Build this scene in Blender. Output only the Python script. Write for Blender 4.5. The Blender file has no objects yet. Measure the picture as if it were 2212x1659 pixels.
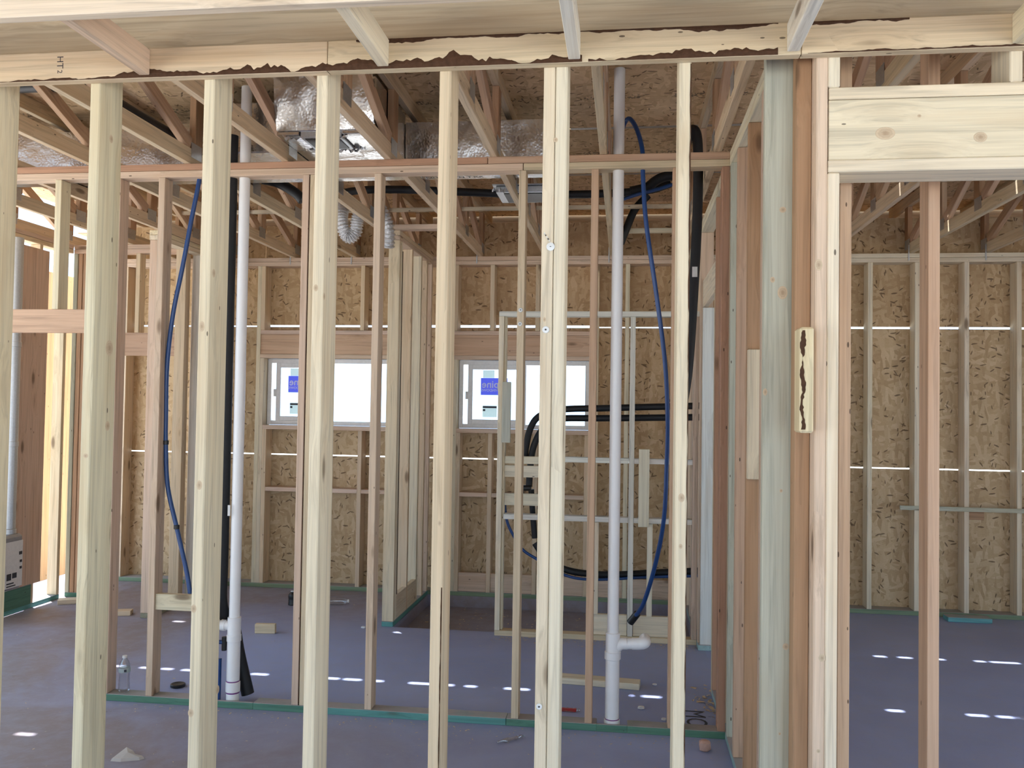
import bpy, bmesh, math, random
from mathutils import Vector, Matrix
random.seed(7)
SC = bpy.context.scene
COL = SC.collection

# ------------------------------------------------------------------ camera
def setup_camera():
    yaw, pitch, roll, f = 0.12955, 0.026855, 0.015308, 1880.0
    cy, sy, cp, sp = math.cos(yaw), math.sin(yaw), math.cos(pitch), math.sin(pitch)
    fwd = Vector((-sy*cp, cy*cp, sp)); right = Vector((cy, sy, 0)); up = right.cross(fwd)
    cr, sr = math.cos(roll), math.sin(roll)
    r2 = cr*right + sr*up; u2 = -sr*right + cr*up
    cam = bpy.data.cameras.new('camera'); o = bpy.data.objects.new('camera', cam); COL.objects.link(o)
    m = Matrix((r2, u2, -fwd)).transposed().to_4x4(); m.translation = Vector((0, 0, 1.6915))
    o.matrix_world = m
    cam.sensor_width = 36.0; cam.lens = f/2212*36.0; cam.clip_start = 0.05
    SC.camera = o
setup_camera()

# ------------------------------------------------------------------ world, sun, exposure
w = bpy.data.worlds.new('sky'); SC.world = w; w.use_nodes = True
bg = w.node_tree.nodes['Background']
bg.inputs[0].default_value = (0.54, 0.755, 1.0, 1); bg.inputs[1].default_value = 6.8
sl = bpy.data.lights.new('sun', 'SUN'); sl.energy = 62.0; sl.angle = math.radians(0.65); sl.color = (0.97, 0.97, 1.0)
so = bpy.data.objects.new('sun', sl); COL.objects.link(so)
sun_dir = Vector((0.6, -0.5, -3.53)).normalized()
so.rotation_euler = sun_dir.to_track_quat('-Z', 'Y').to_euler(); so.location = (0, 8, 20)
SC.view_settings.view_transform = 'Standard'; SC.view_settings.look = 'None'
SC.view_settings.exposure = -1.22; SC.view_settings.gamma = 1.0; SC.view_settings.use_curve_mapping = False
SC.cycles.max_bounces = 12; SC.cycles.diffuse_bounces = 7; SC.cycles.transparent_max_bounces = 16
SC.cycles.caustics_reflective = False; SC.cycles.caustics_refractive = False

# ------------------------------------------------------------------ node helpers
def newmat(name):
    m = bpy.data.materials.new(name); m.use_nodes = True
    nt = m.node_tree; nt.nodes.clear()
    out = nt.nodes.new('ShaderNodeOutputMaterial'); b = nt.nodes.new('ShaderNodeBsdfPrincipled')
    nt.links.new(b.outputs[0], out.inputs[0])
    return m, nt, b, out
def N(nt, t, **kw):
    n = nt.nodes.new(t)
    for k, v in kw.items(): setattr(n, k, v)
    return n
def S(nt, dst, src):
    if isinstance(src, (int, float)): dst.default_value = src
    elif isinstance(src, (tuple, list)): dst.default_value = tuple(src) if len(src) != 3 or dst.type == 'VECTOR' else (*src, 1)
    else: nt.links.new(src, dst)
def math_(nt, op, a, b=None, c=None, clamp=False):
    n = N(nt, 'ShaderNodeMath', operation=op, use_clamp=clamp)
    S(nt, n.inputs[0], a)
    if b is not None: S(nt, n.inputs[1], b)
    if c is not None: S(nt, n.inputs[2], c)
    return n.outputs[0]
def mix(nt, fac, a, b, blend='MIX'):
    n = N(nt, 'ShaderNodeMix', data_type='RGBA', blend_type=blend)
    S(nt, n.inputs[0], fac); S(nt, n.inputs[6], a); S(nt, n.inputs[7], b)
    return n.outputs[2]
def ramp(nt, fac, stops):
    n = N(nt, 'ShaderNodeValToRGB'); S(nt, n.inputs[0], fac)
    el = n.color_ramp.elements
    while len(el) < len(stops): el.new(0.5)
    for e, (p, c) in zip(el, stops):
        e.position = p; e.color = (c, c, c, 1) if isinstance(c, (int, float)) else (*c, 1)
    return n.outputs[0]
def mapping(nt, vec, scale=(1, 1, 1), rot=(0, 0, 0), loc=(0, 0, 0)):
    n = N(nt, 'ShaderNodeMapping'); nt.links.new(vec, n.inputs[0])
    S(nt, n.inputs['Location'], loc); S(nt, n.inputs['Rotation'], rot); S(nt, n.inputs['Scale'], scale)
    return n.outputs[0]
def noise(nt, vec, scale, detail=3, rough=0.55, dist=0.0):
    n = N(nt, 'ShaderNodeTexNoise'); nt.links.new(vec, n.inputs['Vector'])
    n.inputs['Scale'].default_value = scale; n.inputs['Detail'].default_value = detail
    n.inputs['Roughness'].default_value = rough; n.inputs['Distortion'].default_value = dist
    return n.outputs[0]
def bump(nt, b, h, strength=0.3, dist=0.003):
    n = N(nt, 'ShaderNodeBump'); n.inputs['Strength'].default_value = strength; n.inputs['Distance'].default_value = dist
    nt.links.new(h, n.inputs['Height']); nt.links.new(n.outputs[0], b.inputs['Normal'])

MAT = {}
def mat_lumber():
    m, nt, b, _ = newmat('lumber')
    tc = N(nt, 'ShaderNodeTexCoord'); oi = N(nt, 'ShaderNodeObjectInfo')
    comb = N(nt, 'ShaderNodeCombineXYZ')
    S(nt, comb.inputs[0], math_(nt, 'MULTIPLY', oi.outputs['Random'], 31.0))
    S(nt, comb.inputs[1], math_(nt, 'MULTIPLY', oi.outputs['Random'], 17.0))
    S(nt, comb.inputs[2], math_(nt, 'MULTIPLY', oi.outputs['Random'], 53.0))
    add = N(nt, 'ShaderNodeVectorMath', operation='ADD'); nt.links.new(tc.outputs['Object'], add.inputs[0]); nt.links.new(comb.outputs[0], add.inputs[1])
    P = add.outputs[0]
    # knots
    vo = N(nt, 'ShaderNodeTexVoronoi', feature='F1'); nt.links.new(mapping(nt, P, (8, 8, 2.7)), vo.inputs['Vector']); vo.inputs['Scale'].default_value = 1.0
    sep = N(nt, 'ShaderNodeSeparateColor'); nt.links.new(vo.outputs['Color'], sep.inputs[0])
    on = math_(nt, 'LESS_THAN', sep.outputs[0], 0.34)
    d = vo.outputs['Distance']
    knot = math_(nt, 'MULTIPLY', ramp(nt, d, [(0.0, 1.0), (0.10, 0.8), (0.17, 0.0)]), on)
    halo = math_(nt, 'MULTIPLY', ramp(nt, d, [(0.0, 1.0), (0.25, 0.5), (0.5, 0.0)]), on)
    # grain, bent around the knots
    bend = math_(nt, 'MULTIPLY', halo, 0.03)
    off = N(nt, 'ShaderNodeCombineXYZ'); S(nt, off.inputs[0], bend); S(nt, off.inputs[1], bend)
    P2 = N(nt, 'ShaderNodeVectorMath', operation='ADD'); nt.links.new(P, P2.inputs[0]); nt.links.new(off.outputs[0], P2.inputs[1])
    g = noise(nt, mapping(nt, P2.outputs[0], (55, 55, 1.6)), 1.0, 4, 0.6, 0.6)
    g2 = noise(nt, mapping(nt, P2.outputs[0], (220, 220, 3.0)), 1.0, 2, 0.5)
    big = noise(nt, mapping(nt, P, (10, 10, 1.1)), 1.0, 3, 0.6)
    grain = ramp(nt, g, [(0.3, 0.72), (0.5, 1.0), (0.72, 1.1)])
    tint = oi.outputs['Color']
    c = mix(nt, 1.0, tint, grain, 'MULTIPLY')
    c = mix(nt, math_(nt, 'MULTIPLY', ramp(nt, g2, [(0.35, 1.0), (0.6, 0.0)]), 0.14), c, mix(nt, 1.0, tint, (0.62, 0.50, 0.40), 'MULTIPLY'))
    c = mix(nt, math_(nt, 'MULTIPLY', ramp(nt, big, [(0.52, 0.0), (0.7, 1.0)]), 0.4), c, mix(nt, 1.0, tint, (0.82, 0.68, 0.54), 'MULTIPLY'))
    c = mix(nt, math_(nt, 'MULTIPLY', halo, 0.28), c, mix(nt, 1.0, tint, (0.66, 0.54, 0.42), 'MULTIPLY'))
    c = mix(nt, math_(nt, 'MULTIPLY', knot, 0.8), c, (0.11, 0.06, 0.03))
    # small dark nail marks
    v2 = N(nt, 'ShaderNodeTexVoronoi', feature='F1'); nt.links.new(mapping(nt, P, (26, 26, 9)), v2.inputs['Vector']); v2.inputs['Scale'].default_value = 1.0
    s2 = N(nt, 'ShaderNodeSeparateColor'); nt.links.new(v2.outputs['Color'], s2.inputs[0])
    dot = math_(nt, 'MULTIPLY', math_(nt, 'LESS_THAN', v2.outputs['Distance'], 0.085), math_(nt, 'LESS_THAN', s2.outputs[1], 0.26))
    c = mix(nt, math_(nt, 'MULTIPLY', dot, 0.8), c, (0.05, 0.03, 0.02))
    # dust lying on treated (green) plates
    st = N(nt, 'ShaderNodeSeparateColor'); nt.links.new(tint, st.inputs[0])
    treated = math_(nt, 'GREATER_THAN', math_(nt, 'SUBTRACT', st.outputs[1], st.outputs[0]), 0.06)
    geo = N(nt, 'ShaderNodeNewGeometry'); sn = N(nt, 'ShaderNodeSeparateXYZ'); nt.links.new(geo.outputs['Normal'], sn.inputs[0])
    upf = math_(nt, 'MULTIPLY', math_(nt, 'GREATER_THAN', sn.outputs[2], 0.7), treated)
    dn = ramp(nt, noise(nt, geo.outputs['Position'], 7.0, 4, 0.6), [(0.3, 0.55), (0.6, 0.95)])
    c = mix(nt, math_(nt, 'MULTIPLY', upf, dn), c, (0.36, 0.33, 0.33))
    nt.links.new(c, b.inputs['Base Color']); b.inputs['Roughness'].default_value = 0.72
    b.inputs['Specular IOR Level'].default_value = 0.25
    bump(nt, b, g, 0.25, 0.0015)
    return m
MAT['lumber'] = mat_lumber()

def mat_osb():
    m, nt, b, _ = newmat('osb')
    tc = N(nt, 'ShaderNodeTexCoord'); oi = N(nt, 'ShaderNodeObjectInfo')
    sh = N(nt, 'ShaderNodeVectorMath', operation='ADD'); nt.links.new(tc.outputs['Object'], sh.inputs[0])
    comb = N(nt, 'ShaderNodeCombineXYZ'); S(nt, comb.inputs[0], math_(nt, 'MULTIPLY', oi.outputs['Random'], 37.0)); S(nt, comb.inputs[1], math_(nt, 'MULTIPLY', oi.outputs['Random'], 91.0))
    nt.links.new(comb.outputs[0], sh.inputs[1]); P = sh.outputs[0]
    warp = noise(nt, P, 9.0, 2)
    val = None; flecks = None
    for k, (ang, sx, sy) in enumerate([(0.1, 7, 30), (-0.55, 9, 38), (0.95, 8, 36), (-1.25, 10, 42), (0.4, 8, 34), (-0.2, 7, 32), (1.5, 11, 40)]):
        mp = mapping(nt, mapping(nt, P, (1, 1, 1), (0, 0, ang)), (sx, sy, 1), (0, 0, 0), (k*3.1, k*5.7, k*2.0))
        ad = N(nt, 'ShaderNodeVectorMath', operation='ADD'); nt.links.new(mp, ad.inputs[0])
        cw = N(nt, 'ShaderNodeCombineXYZ'); S(nt, cw.inputs[1], math_(nt, 'MULTIPLY', warp, 0.7)); nt.links.new(cw.outputs[0], ad.inputs[1])
        vo = N(nt, 'ShaderNodeTexVoronoi', feature='F1', voronoi_dimensions='2D'); nt.links.new(ad.outputs[0], vo.inputs['Vector']); vo.inputs['Scale'].default_value = 1.0
        sp = N(nt, 'ShaderNodeSeparateColor'); nt.links.new(vo.outputs['Color'], sp.inputs[0])
        if val is None: val = sp.outputs[0]
        else:
            sel = math_(nt, 'GREATER_THAN', sp.outputs[1], 0.62)
            n = N(nt, 'ShaderNodeMix', data_type='FLOAT'); nt.links.new(sel, n.inputs[0]); nt.links.new(val, n.inputs[2]); nt.links.new(sp.outputs[0], n.inputs[3]); val = n.outputs[0]
        v3 = N(nt, 'ShaderNodeTexVoronoi', feature='F1', voronoi_dimensions='2D'); nt.links.new(mapping(nt, ad.outputs[0], (1.6, 1.5, 1), (0, 0, 0.5*(k-3)*0.1)), v3.inputs['Vector']); v3.inputs['Scale'].default_value = 1.0
        s3 = N(nt, 'ShaderNodeSeparateColor'); nt.links.new(v3.outputs['Color'], s3.inputs[0])
        fl = math_(nt, 'MULTIPLY', math_(nt, 'LESS_THAN', s3.outputs[2], 0.022), math_(nt, 'LESS_THAN', v3.outputs['Distance'], 0.30))
        flecks = fl if flecks is None else math_(nt, 'MAXIMUM', flecks, fl)
    val = math_(nt, 'MULTIPLY_ADD', val, 0.62, 0.2)
    fine = noise(nt, mapping(nt, P, (40, 160, 1)), 1.0, 2)
    v = math_(nt, 'ADD', math_(nt, 'MULTIPLY', val, 0.8), math_(nt, 'MULTIPLY', fine, 0.3))
    n = N(nt, 'ShaderNodeValToRGB'); nt.links.new(v, n.inputs[0]); el = n.color_ramp.elements
    for _ in range(2): el.new(0.5)
    for e, (p, c) in zip(el, [(0.1, (0.36, 0.24, 0.125)), (0.45, (0.50, 0.355, 0.205)), (0.75, (0.60, 0.45, 0.28)), (1.0, (0.70, 0.56, 0.38))]): e.position = p; e.color = (*c, 1)
    c = mix(nt, math_(nt, 'MULTIPLY', flecks, 0.75), n.outputs[0], (0.10, 0.055, 0.028))
    c = mix(nt, 1.0, c, oi.outputs['Color'], 'MULTIPLY')
    nt.links.new(c, b.inputs['Base Color']); b.inputs['Roughness'].default_value = 0.75; b.inputs['Specular IOR Level'].default_value = 0.25
    bump(nt, b, val, 0.35, 0.0015)
    # printed stamp band across the middle of roof panels (alpha of object colour switches it on)
    sepv = N(nt, 'ShaderNodeSeparateXYZ'); nt.links.new(tc.outputs['Object'], sepv.inputs[0])
    band = math_(nt, 'LESS_THAN', math_(nt, 'ABSOLUTE', sepv.outputs[1]), 0.032)
    glyph = noise(nt, mapping(nt, tc.outputs['Object'], (60, 34, 1)), 1.0, 1, 0.4)
    gap = noise(nt, mapping(nt, tc.outputs['Object'], (3.5, 0.1, 1)), 1.0, 0)
    st = math_(nt, 'MULTIPLY', math_(nt, 'MULTIPLY', band, math_(nt, 'GREATER_THAN', glyph, 0.53)), math_(nt, 'GREATER_THAN', gap, 0.46))
    st = math_(nt, 'MULTIPLY', math_(nt, 'MULTIPLY', st, math_(nt, 'LESS_THAN', oi.outputs['Alpha'], 0.75)), 0.62)
    c2 = mix(nt, st, c, (0.05, 0.045, 0.045)); nt.links.new(c2, b.inputs['Base Color'])
    return m
MAT['osb'] = mat_osb()

def mat_concrete():
    m, nt, b, _ = newmat('concrete')
    geo = N(nt, 'ShaderNodeNewGeometry'); P = geo.outputs['Position']
    n1 = noise(nt, P, 0.9, 5, 0.6, 0.4); n2 = noise(nt, P, 9, 4, 0.7); n3 = noise(nt, P, 60, 3, 0.7)
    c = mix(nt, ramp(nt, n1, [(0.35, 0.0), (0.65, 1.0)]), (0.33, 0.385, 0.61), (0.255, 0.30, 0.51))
    sep = N(nt, 'ShaderNodeSeparateXYZ'); nt.links.new(P, sep.inputs[0])
    # dirt tracked in on the left half of the slab and in the shower recess
    inner = math_(nt, 'LESS_THAN', sep.outputs[0], 0.58)
    front = math_(nt, 'MULTIPLY', math_(nt, 'MULTIPLY_ADD', sep.outputs[1], -1.6, 7.9, clamp=True), math_(nt, 'MULTIPLY_ADD', sep.outputs[0], -0.25, 0.08, clamp=True))
    amt = math_(nt, 'MAXIMUM', front, math_(nt, 'MULTIPLY', math_(nt, 'MULTIPLY_ADD', sep.outputs[1], 0.6, -3.55, clamp=True), 0.75))
    amt = math_(nt, 'MAXIMUM', amt, math_(nt, 'MULTIPLY', math_(nt, 'MULTIPLY_ADD', sep.outputs[0], -1.1, -2.75, clamp=True), 0.7))
    dirt = math_(nt, 'MULTIPLY', math_(nt, 'MULTIPLY', amt, inner), ramp(nt, noise(nt, P, 1.6, 5, 0.65, 0.8), [(0.3, 0.75), (0.62, 1.6)]), clamp=True)
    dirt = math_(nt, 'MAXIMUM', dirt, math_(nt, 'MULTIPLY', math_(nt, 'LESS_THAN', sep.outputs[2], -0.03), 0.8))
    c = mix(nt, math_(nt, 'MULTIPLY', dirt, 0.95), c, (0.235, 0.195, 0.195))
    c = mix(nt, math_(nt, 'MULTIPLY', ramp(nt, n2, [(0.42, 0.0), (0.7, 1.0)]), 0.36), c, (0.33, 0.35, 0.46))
    vo = N(nt, 'ShaderNodeTexVoronoi', feature='F1'); nt.links.new(P, vo.inputs['Vector']); vo.inputs['Scale'].default_value = 14
    sc = N(nt, 'ShaderNodeSeparateColor'); nt.links.new(vo.outputs['Color'], sc.inputs[0])
    spk = math_(nt, 'MULTIPLY', math_(nt, 'LESS_THAN', vo.outputs['Distance'], 0.07), math_(nt, 'LESS_THAN', sc.outputs[0], 0.3))
    c = mix(nt, math_(nt, 'MULTIPLY', spk, 0.6), c, (0.45, 0.40, 0.36))
    nt.links.new(c, b.inputs['Base Color'])
    nt.links.new(ramp(nt, n1, [(0.3, 0.62), (0.7, 0.46)]), b.inputs['Roughness']); b.inputs['Specular IOR Level'].default_value = 0.4
    bump(nt, b, n3, 0.25, 0.002)
    return m
MAT['concrete'] = mat_concrete()

def mat_ground():
    m, nt, b, _ = newmat('desert_ground')
    geo = N(nt, 'ShaderNodeNewGeometry'); P = geo.outputs['Position']
    c = mix(nt, noise(nt, P, 1.2, 5, 0.65), (0.44, 0.42, 0.38), (0.52, 0.50, 0.46))
    nt.links.new(c, b.inputs['Base Color']); b.inputs['Roughness'].default_value = 0.95
    return m
MAT['ground'] = mat_ground()

def simple(name, col, rough=0.5, metal=0.0, spec=0.5, nscale=40, namt=0.12, bmp=0.0):
    m, nt, b, _ = newmat(name)
    tc = N(nt, 'ShaderNodeTexCoord'); n = noise(nt, tc.outputs['Object'], nscale, 3)
    dark = tuple(x*(1-namt*2) for x in col)
    nt.links.new(mix(nt, n, dark, col), b.inputs['Base Color'])
    b.inputs['Roughness'].default_value = rough; b.inputs['Metallic'].default_value = metal; b.inputs['Specular IOR Level'].default_value = spec
    if bmp: bump(nt, b, n, bmp, 0.003)
    return m
MAT['bark'] = simple('bark', (0.105, 0.055, 0.032), 0.9, 0, 0.1, 60, 0.3, 0.8)
MAT['pvc'] = simple('pvc', (0.88, 0.88, 0.88), 0.32, 0, 0.5, 8, 0.04)
MAT['primer'] = simple('primer', (0.22, 0.05, 0.24), 0.5)
MAT['foam'] = simple('black_foam', (0.012, 0.012, 0.014), 0.55, 0, 0.4, 50, 0.2, 0.2)
MAT['blue'] = simple('blue_pipe', (0.012, 0.06, 0.22), 0.32, 0, 0.5)
MAT['black'] = simple('black_plastic', (0.012, 0.012, 0.013), 0.4)
MAT['galv'] = simple('galvanised', (0.62, 0.64, 0.66), 0.38, 0.85, 0.5, 90, 0.15)
MAT['vinyl'] = simple('vinyl', (0.86, 0.85, 0.83), 0.4)
MAT['cap'] = simple('cap', (0.80, 0.82, 0.80), 0.4)
MAT['white'] = simple('white_plastic', (0.78, 0.77, 0.75), 0.6)
MAT['grey'] = simple('grey_metal', (0.36, 0.37, 0.40), 0.4, 0.5)
MAT['print'] = simple('print', (0.03, 0.03, 0.04), 0.6)
MAT['red'] = simple('red_plastic', (0.45, 0.03, 0.03), 0.4)
MAT['pinkfoam'] = simple('pink_chunk', (0.60, 0.38, 0.30), 0.8, 0, 0.2, 30, 0.15, 0.4)
MAT['stucco'] = simple('stucco', (0.42, 0.38, 0.33), 0.9, 0, 0.2)

def mat_foil():
    m, nt, b, _ = newmat('duct_foil')
    tc = N(nt, 'ShaderNodeTexCoord'); P = tc.outputs['Object']
    vo = N(nt, 'ShaderNodeTexVoronoi', feature='SMOOTH_F1'); nt.links.new(P, vo.inputs['Vector']); vo.inputs['Scale'].default_value = 75
    n = noise(nt, P, 5, 4, 0.6)
    h = math_(nt, 'ADD', math_(nt, 'MULTIPLY', vo.outputs['Distance'], 0.5), math_(nt, 'MULTIPLY', noise(nt, P, 3.0, 3, 0.5), 9.0))
    b.inputs['Base Color'].default_value = (0.66, 0.64, 0.62, 1); b.inputs['Metallic'].default_value = 1.0
    nt.links.new(ramp(nt, n, [(0.3, 0.16), (0.7, 0.30)]), b.inputs['Roughness'])
    bump(nt, b, h, 0.35, 0.006)
    return m
MAT['foil'] = mat_foil()
def mat_flex():
    m, nt, b, _ = newmat('flex_foil')
    tc = N(nt, 'ShaderNodeTexCoord'); n = noise(nt, tc.outputs['Object'], 60, 4, 0.7)
    b.inputs['Base Color'].default_value = (0.75, 0.75, 0.76, 1); b.inputs['Metallic'].default_value = 1.0; b.inputs['Roughness'].default_value = 0.2
    bump(nt, b, n, 1.0, 0.02); return m
MAT['flex'] = mat_flex()
def mat_glass(name, tint=(0.96, 0.98, 1.0), gl=0.06, cap=1.0):
    m, nt, b, out = newmat(name)
    tr = N(nt, 'ShaderNodeBsdfTransparent'); tr.inputs[0].default_value = (*tint, 1)
    gs = N(nt, 'ShaderNodeBsdfGlossy'); gs.inputs['Roughness'].default_value = 0.04
    fr = N(nt, 'ShaderNodeFresnel'); fr.inputs[0].default_value = 1.45
    mx = N(nt, 'ShaderNodeMixShader'); nt.links.new(math_(nt, 'MINIMUM', math_(nt, 'ADD', fr.outputs[0], gl, clamp=True), cap), mx.inputs[0])
    nt.links.new(tr.outputs[0], mx.inputs[1]); nt.links.new(gs.outputs[0], mx.inputs[2]); nt.links.new(mx.outputs[0], out.inputs[0])
    return m
MAT['glass'] = mat_glass('window_glass', gl=-0.02)
MAT['clear'] = mat_glass('clear_plastic', (0.90, 0.92, 0.95), 0.12, 0.38)
def mat_sheet(name, col, trans):
    m, nt, b, out = newmat(name)
    tc = N(nt, 'ShaderNodeTexCoord'); n = noise(nt, tc.outputs['Object'], 30, 2)
    c = mix(nt, n, tuple(x*0.93 for x in col), col)
    d = N(nt, 'ShaderNodeBsdfDiffuse'); nt.links.new(c, d.inputs[0])
    t = N(nt, 'ShaderNodeBsdfTranslucent'); nt.links.new(c, t.inputs[0])
    mx = N(nt, 'ShaderNodeMixShader'); mx.inputs[0].default_value = trans
    nt.links.new(d.outputs[0], mx.inputs[1]); nt.links.new(t.outputs[0], mx.inputs[2]); nt.links.new(mx.outputs[0], out.inputs[0])
    return m
MAT['sticker'] = mat_sheet('sticker_blue', (0.32, 0.35, 0.86), 0.75)
MAT['stickertext'] = mat_sheet('sticker_white', (0.92, 0.95, 0.98), 0.12)
MAT['paper'] = mat_sheet('sticker_paper', (0.82, 0.90, 0.88), 0.7)
MAT['film'] = mat_sheet('plastic_scrap', (0.72, 0.69, 0.66), 0.35)

# lumber tints
CREAM = (0.73, 0.64, 0.46); PALE = (0.74, 0.66, 0.50); PINK = (0.64, 0.49, 0.37); FIR = (0.56, 0.385, 0.26)
BROWN = (0.44, 0.27, 0.16); GREY = (0.50, 0.50, 0.40); TREAT = (0.10, 0.23, 0.165); TEAL = (0.12, 0.31, 0.285); WHITE = (0.72, 0.70, 0.62); TAN = (0.67, 0.54, 0.37)
REDFIR = (0.48, 0.28, 0.18)
def jit(c, a=0.06):
    k = 1 + random.uniform(-a, a)
    return tuple(min(1.6, x*k*(1+random.uniform(-a*.35, a*.35))) for x in c)

# ------------------------------------------------------------------ mesh helpers
CACHE = {}
def cbox_mesh(sx, sy, sz, b=0.002):
    key = (round(sx, 4), round(sy, 4), round(sz, 4), b)
    if key in CACHE: return CACHE[key]
    hx, hy, hz = sx/2, sy/2, sz/2; b = min(b, hx*.4, hy*.4, hz*.4)
    v = []; idx = {}
    for i in (-1, 1):
        for j in (-1, 1):
            for k in (-1, 1):
                for a in range(3):
                    p = [i*(hx-b), j*(hy-b), k*(hz-b)]; p[a] = (i*hx, j*hy, k*hz)[a]
                    idx[(i, j, k, a)] = len(v); v.append(p)
    f = []
    for a in range(3):
        o1, o2 = [(1, 2), (2, 0), (0, 1)][a]
        for s in (-1, 1):
            q = []
            for (u, w_) in ((-1, -1), (1, -1), (1, 1), (-1, 1)):
                c = [0, 0, 0]; c[a] = s; c[o1] = u; c[o2] = w_; q.append(idx[(*c, a)])
            f.append(q if s > 0 else q[::-1])
    for a in range(3):           # edges along axis a
        o1, o2 = [(1, 2), (2, 0), (0, 1)][a]
        for u in (-1, 1):
            for w_ in (-1, 1):
                c0 = [0, 0, 0]; c1 = [0, 0, 0]; c0[a] = -1; c1[a] = 1
                c0[o1] = c1[o1] = u; c0[o2] = c1[o2] = w_
                f.append([idx[(*c0, o1)], idx[(*c1, o1)], idx[(*c1, o2)], idx[(*c0, o2)]])
    for i in (-1, 1):
        for j in (-1, 1):
            for k in (-1, 1): f.append([idx[(i, j, k, 0)], idx[(i, j, k, 1)], idx[(i, j, k, 2)]])
    me = bpy.data.meshes.new('box'); me.from_pydata(v, [], f)
    bm = bmesh.new(); bm.from_mesh(me); bmesh.ops.recalc_face_normals(bm, faces=bm.faces); bm.to_mesh(me); bm.free()
    CACHE[key] = me; return me

def wm(o):
    m = o.matrix_basis.copy()
    return wm(o.parent) @ o.matrix_parent_inverse @ m if o.parent else m
RNG = {}
def holder(parent, p, e=.004):
    """the board of a wall that carries point p (falls back to the wall itself)"""
    for o, r in RNG.items():
        if o.parent == parent and all(r[k][0]-e <= p[k] <= r[k][1]+e for k in range(3)): return o
    return parent
def link(name, me, parent=None, loc=(0, 0, 0), mat=None, tint=None, rot=None):
    if mat is not None and not me.materials: me.materials.append(MAT[mat])
    o = bpy.data.objects.new(name, me); COL.objects.link(o)
    o.location = loc
    if rot is not None: o.rotation_euler = rot
    if parent is not None:
        o.parent = parent; o.matrix_parent_inverse = wm(parent).inverted()
    if mat is not None and me.materials and me.materials[0] != MAT[mat]:
        o.material_slots[0].link = 'OBJECT'; o.material_slots[0].material = MAT[mat]
    if tint is not None: o.color = (*tint, 1) if len(tint) == 3 else tint
    return o

HP = math.pi/2
def bx(name, parent, x, y, z, tint=None, mat='lumber', axis=None, bev=0.002, alpha=1.0):
    """box part given by world ranges; local Z runs along the board"""
    d = [x[1]-x[0], y[1]-y[0], z[1]-z[0]]; c = ((x[0]+x[1])/2, (y[0]+y[1])/2, (z[0]+z[1])/2)
    if axis is None: axis = d.index(max(d))
    if axis == 2: me = cbox_mesh(d[0], d[1], d[2], bev); rot = (0, 0, 0)
    elif axis == 0: me = cbox_mesh(d[2], d[1], d[0], bev); rot = (0, HP, 0)
    else: me = cbox_mesh(d[0], d[2], d[1], bev); rot = (-HP, 0, 0)
    key = (me.name, mat)
    if me.materials and me.materials[0] != MAT[mat]:
        if key not in CACHE: CACHE[key] = me.copy(); CACHE[key].materials.clear()
        me = CACHE[key]
    t = None
    if tint is not None: t = (*jit(tint), alpha)
    o = link(name, me, parent, c, mat, t, rot)
    if mat == 'lumber': RNG[o] = (x, y, z)
    return o

def beam(name, parent, p0, p1, th, dp, tint, mat='lumber'):
    """board from p0 to p1 in a YZ plane; th = thickness along X, dp = depth"""
    a, b = Vector(p0), Vector(p1); L = (b-a).length; d = (b-a).normalized()
    me = cbox_mesh(th, dp, L); ang = math.atan2(-d.y, d.z)
    return link(name, me, parent, (a+b)/2, mat, jit(tint), (ang, 0, 0))

def empty(name, loc, label, cat, kind=None, group=None):
    o = bpy.data.objects.new(name, None); COL.objects.link(o); o.location = loc; o.empty_display_size = 0.1
    tag(o, label, cat, kind, group); return o
def tag(o, label, cat, kind=None, group=None):
    o['label'] = label; o['category'] = cat
    if kind: o['kind'] = kind
    if group: o['group'] = group
    return o

def smooth(me, ang=50):
    for p in me.polygons: p.use_smooth = True
    try: me.set_sharp_from_angle(angle=math.radians(ang))
    except Exception: pass

def catmull(pts, n=6):
    pts = [Vector(p) for p in pts]; P = [2*pts[0]-pts[1]] + pts + [2*pts[-1]-pts[-2]]; out = []
    for i in range(1, len(P)-2):
        for k in range(n):
            t = k/n; a, b, c, d = P[i-1], P[i], P[i+1], P[i+2]
            out.append(0.5*((2*b)+(c-a)*t+(2*a-5*b+4*c-d)*t*t+(3*b-a-3*c+d)*t**3))
    out.append(pts[-1]); return out

def tube_mesh(pts, r, n=12, rfun=None, closed_caps=True):
    pts = [Vector(p) for p in pts]; v = []; f = []
    t0 = (pts[1]-pts[0]).normalized(); up = Vector((0, 0, 1)) if abs(t0.z) < 0.9 else Vector((1, 0, 0))
    nrm = t0.cross(up).normalized()
    for i, p in enumerate(pts):
        t = (pts[min(i+1, len(pts)-1)]-pts[max(i-1, 0)]).normalized()
        nrm = (nrm-t*nrm.dot(t)).normalized(); bn = t.cross(nrm)
        rr = r if rfun is None else rfun(i, len(pts))
        for k in range(n):
            a = 2*math.pi*k/n; v.append(p+(nrm*math.cos(a)+bn*math.sin(a))*rr)
    for i in range(len(pts)-1):
        for k in range(n):
            f.append([i*n+k, i*n+(k+1) % n, (i+1)*n+(k+1) % n, (i+1)*n+k])
    if closed_caps: f.append(list(range(n))[::-1]); f.append([(len(pts)-1)*n+k for k in range(n)])
    me = bpy.data.meshes.new('tube'); me.from_pydata(v, [], f)
    bm = bmesh.new(); bm.from_mesh(me); bmesh.ops.recalc_face_normals(bm, faces=bm.faces); bm.to_mesh(me); bm.free()
    smooth(me); return me
def tube(name, parent, pts, r, mat, curve=True, n=12, rfun=None):
    p = catmull(pts) if curve and len(pts) > 2 else pts
    base = Vector(p[0]); me = tube_mesh([Vector(q)-base for q in p], r, n, rfun)
    return link(name, me, parent, base, mat)
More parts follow.
